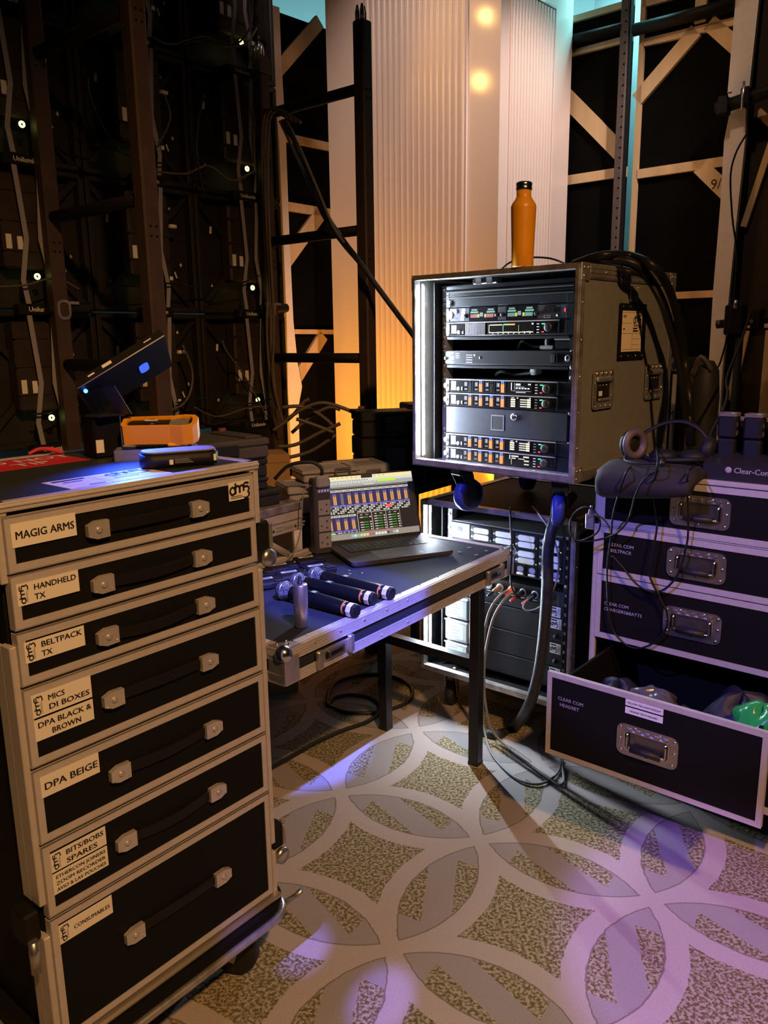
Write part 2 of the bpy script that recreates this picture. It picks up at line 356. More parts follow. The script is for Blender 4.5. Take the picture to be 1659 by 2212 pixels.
# local frames: x along the front to the right, y into the depth, z up
F_CASE = ((-0.56854, 1.13611, 0), 50.65)
F_TAB = ((-0.23023, 1.69488, 0), 52.93)
F_RACK = ((0.099, 2.629, 0), -42.67)
F_LOW = ((0.13389, 2.82683, 0), -39.5)
F_DRAW = ((0.59143, 2.17088, 0), -40.4)
F_LED = ((-1.3, 3.0, 0), 50.0)
F_COLUMN = ((0.58937, 4.20086, 0), -43.0)
F_FLATR = ((1.08997, 4.73768, 0), -41.0)
F_FLATL = ((-0.70, 4.86, 0), 46.0)
def world(fr, x, y, z=0.0):
    a = R(fr[1]); return V((fr[0][0] + x * math.cos(a) - y * math.sin(a), fr[0][1] + x * math.sin(a) + y * math.cos(a), z))
PT = {
 'cord_a':[(0.687,2.156,1.041),(0.619,1.99,1.05),(0.608,1.993,1.019),(0.615,2.085,0.915),(0.622,2.118,0.842),(0.617,2.123,0.742),(0.627,2.115,0.616),(0.643,2.101,0.566),(0.677,2.072,0.539),(0.714,2.04,0.555),(0.747,2.012,0.609),(0.749,2.01,0.658),(0.732,2.025,0.699),(0.716,2.038,0.731),(0.707,2.046,0.757)],
 'cord_b':[(0.724,2.098,1.093),(0.676,1.941,1.085),(0.671,1.932,1.052),(0.695,2.017,0.99),(0.714,2.027,0.901),(0.709,2.032,0.825),(0.704,2.036,0.766),(0.715,2.026,0.731),(0.728,2.015,0.709)],
 'cord_c':[(0.783,1.981,1.06),(0.734,1.892,1.058),(0.758,1.95,1.001),(0.778,1.979,0.887),(0.775,1.982,0.837),(0.764,1.991,0.773),(0.743,2.009,0.73),(0.716,2.032,0.711),(0.681,2.062,0.724),(0.649,2.089,0.765),(0.625,2.11,0.792)],
 'cord_d':[(0.689,1.97,1.048),(0.65,1.95,1.035),(0.633,1.965,0.989),(0.65,2.055,0.915),(0.637,2.067,0.881),(0.613,2.087,0.853),(0.573,2.121,0.832),(0.532,2.155,0.826),(0.52,2.166,0.852),(0.524,2.163,0.892),(0.546,2.143,0.92),(0.569,2.124,0.92),(0.587,2.109,0.891),(0.582,2.113,0.857),(0.554,2.137,0.831),(0.53,2.157,0.821)],
 'loom_a':[(0.586,2.672,1.592),(0.601,2.408,1.592),(0.67,2.368,1.593),(0.74,2.355,1.568),(0.831,2.453,1.495),(0.889,2.516,1.408),(0.932,2.564,1.33),(0.951,2.525,1.23),(0.934,2.433,1.138),(0.949,2.449,1.05)],
 'loom_b':[(0.574,2.462,1.592),(0.625,2.348,1.604),(0.715,2.387,1.606),(0.761,2.318,1.571),(0.84,2.404,1.512),(0.908,2.478,1.4),(0.944,2.518,1.288),(0.928,2.426,1.195),(0.961,2.462,1.049)],
 'loom_c':[(0.569,2.772,1.59),(0.593,2.487,1.59),(0.667,2.453,1.59),(0.692,2.347,1.561),(0.762,2.379,1.544),(0.812,2.374,1.466),(0.861,2.397,1.36),(0.895,2.405,1.238),(0.928,2.426,1.11)],
 'bottle_cable':[(0.37,2.624,1.581),(0.381,2.65,1.59),(0.421,2.721,1.62),(0.466,2.717,1.635),(0.533,2.674,1.63),(0.559,2.584,1.61),(0.558,2.455,1.585)],
 'loom_d':[(0.629,2.613,0.859),(0.568,2.495,0.841),(0.532,2.44,0.801),(0.517,2.433,0.72),(0.518,2.432,0.598),(0.513,2.436,0.44),(0.5,2.447,0.29),(0.473,2.469,0.165),(0.457,2.637,0.007),(0.391,2.584,0.007),(0.345,2.602,0.007)],
 'xlr_a':[(0.426,2.638,0.523),(0.391,2.589,0.522),(0.353,2.556,0.482),(0.337,2.569,0.392),(0.334,2.571,0.272),(0.335,2.57,0.152),(0.341,2.565,0.049),(0.353,2.456,0.007),(0.404,2.309,0.007),(0.47,2.264,0.007),(0.539,2.314,0.007),(0.584,2.414,0.007)],
 'xlr_b':[(0.441,2.625,0.519),(0.405,2.577,0.512),(0.366,2.558,0.453),(0.345,2.575,0.338),(0.34,2.579,0.234),(0.346,2.574,0.133),(0.37,2.554,0.037),(0.429,2.463,0.007),(0.491,2.335,0.007),(0.534,2.26,0.007),(0.559,2.286,0.007),(0.578,2.414,0.007)],
 'cable_e':[(0.43,2.641,0.818),(0.417,2.568,0.821),(0.415,2.53,0.758),(0.417,2.522,0.721),(0.418,2.528,0.656),(0.42,2.552,0.593),(0.433,2.58,0.544),(0.456,2.6,0.517),(0.478,2.608,0.518)],
 'cable_f':[(0.505,2.652,0.818),(0.5,2.499,0.823),(0.526,2.439,0.779),(0.547,2.421,0.708),(0.547,2.422,0.639),(0.531,2.435,0.574),(0.5,2.46,0.523),(0.468,2.487,0.503),(0.455,2.498,0.511),(0.468,2.525,0.521),(0.502,2.575,0.523)],
 'floor_coil':[(-0.416,2.345,0.008),(-0.337,2.436,0.008),(-0.252,2.543,0.008),(-0.16,2.632,0.008),(-0.069,2.7,0.008),(-0.023,2.793,0.008),(-0.054,2.885,0.008),(-0.137,2.925,0.008),(-0.205,2.902,0.008),(-0.226,2.83,0.008),(-0.226,2.949,0.016),(-0.189,3.053,0.012),(-0.086,3.119,0.008),(0.03,3.092,0.008),(0.1,2.986,0.008),(0.09,2.872,0.008),(0.026,2.803,0.008),(-0.062,2.767,0.008),(-0.158,2.777,0.008),(-0.217,2.805,0.02)],
 'tower_a':[(-0.334,3.484,2.248),(-0.39,3.528,2.281),(-0.44,3.573,2.317),(-0.471,3.589,2.276),(-0.48,3.588,2.153),(-0.486,3.587,1.933),(-0.481,3.588,1.61),(-0.488,3.587,1.334),(-0.472,3.589,1.037)],
 'tower_b':[(-0.315,3.486,2.243),(-0.381,3.499,2.287),(-0.43,3.554,2.305),(-0.458,3.571,2.248),(-0.47,3.569,2.058),(-0.472,3.569,1.799),(-0.469,3.569,1.452),(-0.483,3.567,1.213),(-0.446,3.572,1.018)],
 'tower_c':[(-0.352,3.482,2.255),(-0.408,3.526,2.298),(-0.455,3.571,2.314),(-0.488,3.607,2.266),(-0.496,3.606,2.029),(-0.488,3.607,1.727),(-0.507,3.604,1.374),(-0.483,3.608,1.046)],
 'snake_a':[(-0.386,3.479,2.247),(-0.327,3.384,2.139),(-0.273,3.389,2.005),(-0.216,3.393,1.873),(-0.15,3.397,1.775),(-0.092,3.299,1.693),(-0.014,3.25,1.583),(0.065,3.199,1.474),(0.133,3.097,1.376),(0.183,3.045,1.281)],
 'snake_b':[(-0.369,3.46,2.243),(-0.305,3.366,2.104),(-0.24,3.371,1.949),(-0.189,3.375,1.826),(-0.131,3.377,1.746),(-0.085,3.289,1.688)],
 'snake_c':[(-0.398,3.477,2.247),(-0.344,3.403,2.129),(-0.283,3.408,1.991),(-0.227,3.412,1.867),(-0.158,3.416,1.768),(-0.096,3.309,1.69)],
 'heap_0':[(-0.387,3.227,1.071),(-0.311,3.235,1.116),(-0.237,3.241,1.133),(-0.144,3.247,1.104),(-0.069,3.249,1.065)],
 'heap_1':[(-0.41,3.274,1.114),(-0.335,3.283,1.116),(-0.261,3.29,1.083),(-0.196,3.294,1.024)],
 'heap_2':[(-0.382,3.328,1.003),(-0.303,3.336,1.069),(-0.225,3.342,1.106),(-0.177,3.345,1.096)],
 'heap_3':[(-0.429,3.222,0.96),(-0.354,3.231,0.967),(-0.259,3.24,1.012),(-0.173,3.245,1.048)],
 'heap_4':[(-0.409,3.275,0.904),(-0.303,3.286,0.93),(-0.196,3.294,0.995)],
 'heap_5':[(-0.458,3.319,1.015),(-0.38,3.328,1.071),(-0.33,3.334,1.128),(-0.305,3.336,1.142)],
 'heap_6':[(-0.35,3.231,1.071),(-0.277,3.238,1.044),(-0.199,3.244,1.011)],
 'wall_0':[(-0.763,3.438,2.522),(-0.711,3.499,2.553),(-0.605,3.627,2.577),(-0.546,3.697,2.649),(-0.525,3.721,2.745),(-0.531,3.714,2.803)],
 'wall_1':[(-0.852,3.332,2.512),(-0.799,3.395,2.508),(-0.696,3.518,2.576),(-0.636,3.589,2.562),(-0.556,3.685,2.601),(-0.511,3.737,2.68)],
 'wall_2':[(-1.128,3.003,2.127),(-1.074,3.067,2.088),(-0.991,3.166,2.085),(-0.917,3.254,2.063),(-0.822,3.367,2.068)],
 'wall_3':[(-0.879,3.3,2.03),(-0.781,3.417,2.042),(-0.704,3.508,2.089),(-0.628,3.599,2.048),(-0.543,3.7,2.103)],
 'wall_4':[(-1.037,3.112,2.313),(-1.035,3.113,2.245),(-1.006,3.148,2.145),(-0.967,3.194,2.075)],
 'wall_5':[(-0.829,3.359,2.318),(-0.815,3.375,2.247),(-0.837,3.349,2.174),(-0.86,3.323,2.135)],
 'wall_6':[(-0.723,3.486,2.326),(-0.706,3.505,2.357),(-0.729,3.478,2.255),(-0.74,3.465,2.13),(-0.725,3.483,1.974)],
 'wall_7':[(-1.293,2.806,1.572),(-1.23,2.881,1.583),(-1.163,2.961,1.611),(-1.108,3.027,1.575)],
 'wall_8':[(-1.034,3.115,1.596),(-0.944,3.222,1.596),(-0.846,3.338,1.613),(-0.743,3.462,1.601),(-0.613,3.616,1.629),(-0.543,3.7,1.667)],
 'wall_9':[(-0.823,3.367,1.369),(-0.798,3.396,1.264),(-0.81,3.381,1.169),(-0.851,3.333,1.115),(-0.917,3.255,1.104)],
 'wall_10':[(-0.857,3.326,1.135),(-0.765,3.435,1.141),(-0.669,3.549,1.105),(-0.565,3.674,1.109),(-0.51,3.74,1.12)],
 'wall_11':[(-0.798,3.396,1.11),(-0.721,3.488,1.061),(-0.601,3.63,1.087),(-0.492,3.76,1.075)],
 'wall_12':[(-0.992,3.165,1.776),(-0.984,3.175,1.693),(-0.968,3.193,1.626)],
 'wall_13':[(-0.69,3.525,1.386),(-0.676,3.542,1.337),(-0.629,3.597,1.255),(-0.581,3.654,1.148),(-0.54,3.703,1.038)],
 'wall_14':[(-1.251,2.856,1.136),(-1.206,2.909,1.139),(-1.17,2.953,1.168)],
 'wall_15':[(-0.545,3.698,2.353),(-0.535,3.71,2.31),(-0.541,3.702,2.234),(-0.54,3.703,2.085)],
 'wall_16':[(-1.13,3.0,1.232),(-1.142,2.986,1.148),(-1.135,2.994,1.061)],
 'right_a':[(1.576,3.676,2.22),(1.544,3.69,2.15),(1.53,3.696,2.057),(1.548,3.688,1.884),(1.577,3.676,1.707),(1.573,3.678,1.468),(1.549,3.688,1.285),(1.526,3.697,1.222),(1.449,3.728,1.127),(1.224,3.385,1.058),(1.124,3.209,1.053)],
 'right_b':[(1.601,3.556,1.464),(1.454,3.293,1.349),(1.259,2.942,1.229),(1.147,2.664,1.19),(1.018,2.393,1.154),(0.916,2.218,1.107),(0.874,2.127,1.062)],
 'strip_lead':[(-0.212,2.549,0.914),(-0.239,2.513,0.924),(-0.256,2.49,0.905),(-0.263,2.481,0.825),(-0.274,2.467,0.76),(-0.295,2.439,0.715),(-0.324,2.374,0.7),(-0.342,2.295,0.7),(-0.371,2.258,0.7)],
}

# ================================================================ the setting
def carpet():
    m = bpy.data.materials.new('patterned carpet'); m.use_nodes = True
    nt = m.node_tree; b = nt.nodes['Principled BSDF']; b.inputs['Roughness'].default_value = 0.95; b.inputs['Specular IOR Level'].default_value = 0.1
    def node(t): return nt.nodes.new(t)
    def mth(op, *a):
        n = node('ShaderNodeMath'); n.operation = op
        for i, q in enumerate(a):
            if isinstance(q, (int, float)): n.inputs[i].default_value = q
            else: nt.links.new(q, n.inputs[i])
        return n.outputs[0]
    tc = node('ShaderNodeTexCoord'); sp = node('ShaderNodeSeparateXYZ'); nt.links.new(tc.outputs['Object'], sp.inputs[0])
    nx = node('ShaderNodeTexNoise'); nx.inputs['Scale'].default_value = 30; nt.links.new(tc.outputs['Object'], nx.inputs['Vector'])
    wob = mth('MULTIPLY', mth('SUBTRACT', nx.outputs['Fac'], 0.5), 0.012)
    th, a = R(-31.9), 0.474
    dx = mth('ADD', mth('SUBTRACT', sp.outputs[0], 0.2556), wob); dy = mth('SUBTRACT', sp.outputs[1], 1.991)
    u = mth('DIVIDE', mth('ADD', mth('MULTIPLY', dx, math.cos(th)), mth('MULTIPLY', dy, math.sin(th))), a)
    v = mth('DIVIDE', mth('ADD', mth('MULTIPLY', dx, -math.sin(th)), mth('MULTIPLY', dy, math.cos(th))), a)
    fu = mth('SUBTRACT', mth('FRACT', u), 0.5); fv = mth('SUBTRACT', mth('FRACT', v), 0.5)
    au = mth('ABSOLUTE', fu); av = mth('ABSOLUTE', fv)
    mx = mth('MAXIMUM', au, av); mn = mth('MINIMUM', au, av)
    om = mth('SUBTRACT', 1.0, mx)
    dn = mth('SQRT', mth('ADD', mth('MULTIPLY', om, om), mth('MULTIPLY', mn, mn)))
    petal = mth('LESS_THAN', dn, 0.662)
    star = mth('GREATER_THAN', dn, 0.778)
    groove = mth('LESS_THAN', mth('ABSOLUTE', mth('SUBTRACT', dn, 0.662)), 0.004)
    horiz = mth('GREATER_THAN', au, av)
    def side(p, q):
        ac = mth('SUBTRACT', p, mth('MULTIPLY', mth('SIGN', p), 0.5))
        d = mth('ABSOLUTE', mth('ADD', ac, mth('MULTIPLY', q, 0.42)))
        return mth('MULTIPLY', mth('GREATER_THAN', d, 0.085), mth('LESS_THAN', mth('ABSOLUTE', q), 0.27))
    s1 = side(fu, fv); s2 = side(fv, fu)
    sidep = mth('ADD', mth('MULTIPLY', s1, horiz), mth('MULTIPLY', s2, mth('SUBTRACT', 1.0, horiz)))
    speck = mth('MAXIMUM', star, mth('MULTIPLY', petal, sidep))
    n1 = node('ShaderNodeTexNoise'); n1.inputs['Scale'].default_value = 125; n1.inputs['Detail'].default_value = 3; n1.inputs['Roughness'].default_value = 0.6; nt.links.new(tc.outputs['Object'], n1.inputs['Vector'])
    ramp = node('ShaderNodeValToRGB'); ramp.color_ramp.elements[0].position = 0.44; ramp.color_ramp.elements[1].position = 0.57
    ramp.color_ramp.elements[0].color = (0.15, 0.125, 0.05, 1); ramp.color_ramp.elements[1].color = (0.46, 0.41, 0.31, 1)
    nt.links.new(n1.outputs['Fac'], ramp.inputs[0])
    def mix(f, c0, c1):
        n = node('ShaderNodeMix'); n.data_type = 'RGBA'
        nt.links.new(f, n.inputs[0])
        for i, c in ((6, c0), (7, c1)):
            if isinstance(c, tuple): n.inputs[i].default_value = (*c, 1)
            else: nt.links.new(c, n.inputs[i])
        return n.outputs[2]
    c = mix(petal, (0.50, 0.44, 0.415), (0.37, 0.335, 0.33))
    c = mix(speck, c, ramp.outputs[0])
    c = mix(groove, c, (0.24, 0.20, 0.18))
    n2 = node('ShaderNodeTexNoise'); n2.inputs['Scale'].default_value = 420; n2.inputs['Detail'].default_value = 2; nt.links.new(tc.outputs['Object'], n2.inputs['Vector'])
    mm = node('ShaderNodeMix'); mm.data_type = 'RGBA'; mm.blend_type = 'MULTIPLY'; mm.inputs[0].default_value = 0.4
    r2 = node('ShaderNodeValToRGB'); r2.color_ramp.elements[0].position = 0.3; r2.color_ramp.elements[1].position = 0.65; r2.color_ramp.elements[0].color = (0.35, 0.35, 0.35, 1)
    nt.links.new(n2.outputs['Fac'], r2.inputs[0]); nt.links.new(c, mm.inputs[6]); nt.links.new(r2.outputs[0], mm.inputs[7])
    nt.links.new(mm.outputs[2], b.inputs['Base Color'])
    bp = node('ShaderNodeBump'); bp.inputs['Strength'].default_value = 0.5; bp.inputs['Distance'].default_value = 0.004
    hh = mth('SUBTRACT', n2.outputs['Fac'], mth('MULTIPLY', groove, 1.0)); nt.links.new(hh, bp.inputs['Height']); nt.links.new(bp.outputs[0], b.inputs['Normal'])
    return m

def struct(o):
    o['kind'] = 'structure'; return o
m = MB(); m.add([(-6, -3, 0), (6, -3, 0), (6, 8.0, 0), (-6, 8.0, 0)], [(0, 1, 2, 3)], carpet()); struct(m.build('floor'))
PAINT = mat('white paint', (0.75, 0.76, 0.78), 0.7, noise=0.03, nscale=4)
DARKC = mat('charcoal paint', (0.04, 0.04, 0.045), 0.8, noise=0.05)
m = MB(); m.box(-6, 6, 4.4, 8.0, 4.6, 4.7, PAINT); struct(m.build('ceiling'))
m = MB(); m.box(-6, 6, 8.0, 8.1, 0, 4.6, PAINT); struct(m.build('wall_back'))

# ---------------------------------------------------------------- scenery flats
def plank(m, p, q, wd, y, mt=WOOD, t=0.022):
    p = V((p[0], 0, p[1])); q = V((q[0], 0, q[1])); d = (q - p).normalized(); n = V((-d.z, 0, d.x)) * wd / 2
    vs = [V(v) + V((0, yy, 0)) for yy in (y, y - t) for v in (p + n, q + n, q - n, p - n)]
    m.add(vs, [(0, 1, 2, 3), (7, 6, 5, 4), (0, 4, 5, 1), (1, 5, 6, 2), (2, 6, 7, 3), (3, 7, 4, 0)], mt); return m

def flat(label, fr, x0, x1, ztop, pieces, y=0.0):
    t = thing('scenery_flat', label, 'scenery flat', fr[0], fr[1])
    MB().box(x0, x1, y, y + 0.012, 0, ztop, FLATB).build('ply_facing', t)
    for nm, p, q, wd in pieces: plank(MB(), p, q, wd, y).build(nm, t)
    return t
flat('black scenery flat between the fluted pillar and the drilled steel upright', F_FLATR, -0.2, 0.304, 3.075,
     [('top_rail', (-0.2, 3.05), (0.31, 3.05), 0.03), ('rail', (-0.2, 2.885), (0.31, 2.885), 0.03), ('rail', (-0.2, 2.238), (0.31, 2.238), 0.05),
      ('rail', (-0.2, 1.58), (0.31, 1.58), 0.05), ('brace', (-0.16, 2.77), (0.275, 2.335), 0.085), ('stile', (0.285, 0), (0.285, 3.07), 0.03)])
fl = flat('black scenery flat with pale pine bracing right of the cyan lit gap', F_FLATR, 0.352, 0.93, 3.06,
     [('stile', (0.362, 0), (0.362, 3.05), 0.026), ('top_rail', (0.36, 3.03), (0.92, 3.03), 0.04), ('rail', (0.37, 2.845), (0.90, 2.835), 0.035), ('rail', (0.37, 2.215), (0.84, 2.215), 0.045),
      ('rail', (0.37, 1.586), (0.86, 1.586), 0.035), ('brace', (0.35, 2.58), (0.64, 2.84), 0.07), ('brace', (0.70, 2.86), (0.86, 2.70), 0.07), ('upright_block', (0.655, 2.87), (0.655, 3.05), 0.055), ('rail', (0.37, 0.95), (0.86, 0.95), 0.035)])
mb = plank(MB(), (0.70, 2.21), (0.88, 2.03), 0.075, -0.001)
mb.text('9/', (0.762, -0.0235, 2.09), X, Z, 0.05, INK); mb.build('brace', fl)
BROWNF = mat('brown lined ply', (0.030, 0.019, 0.011), 0.9, noise=0.2, nscale=6)
t = thing('scenery_flat', 'brown backed scenery flat at the far right edge with amber lit pine struts', 'scenery flat', F_FLATR[0], F_FLATR[1])
MB().box(0.86, 2.0, 0.02, 0.03, 0, 3.3, BROWNF).build('ply_facing', t)
for nm, p, q, wd in (('strut', (0.955, 2.42), (1.25, 2.12), 0.035), ('strut', (1.03, 2.28), (0.93, 1.90), 0.03), ('rail', (0.93, 1.43), (1.3, 1.43), 0.035), ('strut', (0.98, 1.40), (0.93, 1.05), 0.04), ('stile', (1.10, 0), (1.10, 1.40), 0.05), ('strut', (1.00, 3.3), (0.94, 2.95), 0.03)):
    plank(MB(), p, q, wd, 0.015).build(nm, t)
# white wrapped timber in front of it
m = MB()
prof = [(0.838, 0.942, 3.4), (0.832, 0.938, 2.9), (0.826, 0.925, 2.52), (0.845, 0.915, 2.44), (0.826, 0.925, 2.30), (0.83, 0.915, 2.0), (0.825, 0.905, 1.6), (0.83, 0.90, 1.2), (0.835, 0.91, 0.6), (0.835, 0.91, 0.0)]
vs = []; fs = []
for i, (a, b, z) in enumerate(prof): vs += [(a, -0.06, z), (b, -0.06, z), (b, -0.03, z), (a, -0.03, z)]
for i in range(len(prof) - 1):
    for k in range(4): fs.append((4 * i + k, 4 * i + (k + 1) % 4, 4 * i + 4 + (k + 1) % 4, 4 * i + 4 + k))
m.add(vs, fs + [(0, 1, 2, 3), (len(vs) - 4, len(vs) - 3, len(vs) - 2, len(vs) - 1)], FABW)
o = m.build('wrapped_timber_upright'); o.location = F_FLATR[0]; o.rotation_euler = (0, 0, R(F_FLATR[1]))
tag(o, 'tall white fabric wrapped timber upright with creases near the right edge', 'timber upright')
# left flat
fl = flat('black scenery flat with pine rails left of the fluted pillar', F_FLATL, -0.4, 0.75, 3.2,
     [('rail', (0.16, 2.54), (0.75, 2.54), 0.045), ('rail', (0.16, 2.16), (0.75, 2.15), 0.05), ('rail', (0.16, 1.435), (0.75, 1.43), 0.028),
      ('brace', (0.17, 2.89), (0.50, 3.22), 0.075), ('brace', (0.16, 1.83), (0.46, 2.14), 0.085), ('brace', (0.12, 1.03), (0.46, 1.41), 0.075)])
m = MB(); vs = []; fs = []
prof = [(0.075, 0.165, 3.2), (0.10, 0.165, 2.95), (0.13, 0.178, 2.5), (0.135, 0.177, 2.0), (0.135, 0.184, 1.5), (0.13, 0.205, 1.25), (0.125, 0.235, 1.10), (0.13, 0.20, 0.98), (0.13, 0.19, 0.0)]
for i, (a, b, z) in enumerate(prof): vs += [(a, -0.05, z), (b, -0.055, z), (b, -0.025, z), (a, -0.025, z)]
for i in range(len(prof) - 1):
    for k in range(4): fs.append((4 * i + k, 4 * i + (k + 1) % 4, 4 * i + 4 + (k + 1) % 4, 4 * i + 4 + k))
m.add(vs, fs + [(0, 1, 2, 3), (len(vs) - 4, len(vs) - 3, len(vs) - 2, len(vs) - 1)], FABW)
m.build('wrapped_stile', fl)
# cyan lit masking cloth visible through the gap
m = MB(tf=None); m.box(-0.15, 0.55, 0.45, 0.46, 0, 3.6, mat('pale masking cloth', (0.60, 0.66, 0.68), 0.8, noise=0.25, nscale=3, stretch=(1, 1, 0.3)))
o = m.build('masking_cloth'); o.location = F_FLATR[0]; o.rotation_euler = (0, 0, R(F_FLATR[1])); tag(o, 'pale masking cloth glowing cyan in the narrow gap between two flats', 'cloth')
area('cyan_gap_wash', world(F_FLATR, 0.30, 0.10, 3.3), world(F_FLATR, 0.10, 0.45, 2.2), CYAN, 9, 0.3, 0.08)
# drilled steel upright and black bars on the right wall
t = thing('steel_upright', 'grey brown drilled steel upright standing left of the cyan lit gap', 'steel upright', F_FLATR[0], F_FLATR[1])
GREYST = mat('grey brown steel', (0.10, 0.078, 0.072), 0.6, 0.1, noise=0.15)
m = MB(); m.box(0.265, 0.308, -0.07, -0.02, 0, 3.6, GREYST, 0.004); m.box(0.308, 0.313, -0.055, -0.02, 0, 3.6, TUBE); m.build('post', t)
m = MB()
for k in range(52): m.cyl((0.295, -0.0695, 1.0 + k * 0.05), (0.295, -0.0715, 1.0 + k * 0.05), 0.005, FLATB, seg=8)
m.build('bolt_holes', t)
t = thing('scaffold_bar', 'thick black scaffold bar crossing the black flats high on the right', 'scaffold bar', F_FLATR[0], F_FLATR[1])
MB().tube([(-0.25, -0.05, 2.945), (0.27, -0.05, 2.93)], 0.026, TUBE, 14).build('tube', t)
MB().tube([(0.33, -0.05, 2.905), (0.83, -0.05, 2.90)], 0.03, TUBE, 14).build('tube', t)
t = thing('clamp_bar', 'black bar with scaffold clamp in front of the white upright at the right edge', 'scaffold clamp', F_FLATR[0], F_FLATR[1])
MB().tube([(0.80, -0.12, 2.435), (1.25, -0.12, 2.50)], 0.03, TUBE, 14).build('tube', t)
m = MB(); m.box(0.815, 0.86, -0.16, -0.09, 2.40, 2.48, TUBE, 0.006); m.box(0.92, 0.96, -0.165, -0.08, 2.42, 2.50, TUBE, 0.006); m.build('clamp_body', t)
m = MB(); m.cyl((0.935, -0.17, 2.52), (0.935, -0.17, 2.40), 0.006, STEEL, seg=8); m.cyl((0.87, -0.16, 2.49), (0.87, -0.16, 2.485), 0.01, STEEL, seg=8); m.build('clamp_bolt', t)
t = thing('clamp_stand', 'black stand head with clamps behind the charging packs at the right edge', 'stand', world(F_FLATR, 0.98, -0.25), F_FLATR[1])
m = MB(); m.cyl((0.05, 0, 0), (0.05, 0, 1.42), 0.018, TUBE); m.build('pole', t)
m = MB(); m.tube([(-0.06, 0, 1.43), (0.4, 0, 1.47)], 0.02, TUBE, 12); m.box(-0.02, 0.07, -0.03, 0.03, 1.38, 1.52, TUBE, 0.008); m.box(0.10, 0.15, -0.03, 0.03, 1.40, 1.50, TUBE, 0.008); m.build('head', t)
m = MB(); m.cyl((0.03, -0.03, 1.54), (0.03, -0.03, 1.50), 0.012, STEEL, seg=8); m.cyl((-0.045, -0.02, 1.44), (-0.045, -0.03, 1.44), 0.009, STEEL, seg=8); m.cyl((0.11, -0.035, 1.44), (0.11, -0.045, 1.44), 0.009, STEEL, seg=8); m.build('clamp_bolts', t)
for k in range(3):
    a = 2 * math.pi * k / 3 + 0.4
    MB().tube([(0.05, 0, 0.45), (0.05 + 0.22 * math.cos(a), 0.22 * math.sin(a), 0.02)], 0.012, TUBE, 8).build('leg', t)

# ---------------------------------------------------------------- fluted pillar
t = thing('fluted_pillar', 'tall square cream pillar with vertical fluted panels behind the upper rack', 'pillar', F_COLUMN[0], F_COLUMN[1]); t['kind'] = 'thing'
MB().box(-1.21, 0, 0, 0.66, 0, 4.35, GLOSS).build('shaft', t)  # upper end, out of view, lengthened to block the cyan spill
def reeds(x0, x1, n, zt):
    m = MB(); prof = []
    for i in range(n):
        for k in range(9):
            a = math.pi * k / 8; c = x0 + (i + 0.5) * (x1 - x0) / n; r = (x1 - x0) / n / 2
            prof.append((c - r * 0.98 * math.cos(a), -r * 0.75 * math.sin(a)))
    vs = [(x, y, z) for z in (0.02, zt) for x, y in prof]; k = len(prof)
    m.add(vs, [(i, i + 1, k + i + 1, k + i) for i in range(k - 1)], REED, True); return m
reeds(-0.90, -0.20, 17, 3.18).build('fluted_panel', t)
m = reeds(0.09, 0.47, 14, 3.02); m.v = [(-p[1], p[0], p[2]) for p in m.v]; m.build('fluted_panel', t)
m = MB()
for x0, x1, z0, z1 in ((-0.965, -0.945, 0, 3.24), (-0.93, -0.905, 0, 3.20), (-0.20, -0.19, 0, 3.2), (-0.965, -0.19, 3.20, 3.225)): m.box(x0, x1, -0.012, 0.0, z0, z1, GLOSS, 0.004)
m.build('panel_moulding', t)
m = MB()
for y0, y1, z0, z1 in ((0.075, 0.088, 0, 3.04), (0.472, 0.484, 0, 3.04), (0.075, 0.484, 3.025, 3.045)): m.box(0, 0.01, y0, y1, z0, z1, GLOSS, 0.003)
m.build('panel_moulding', t)

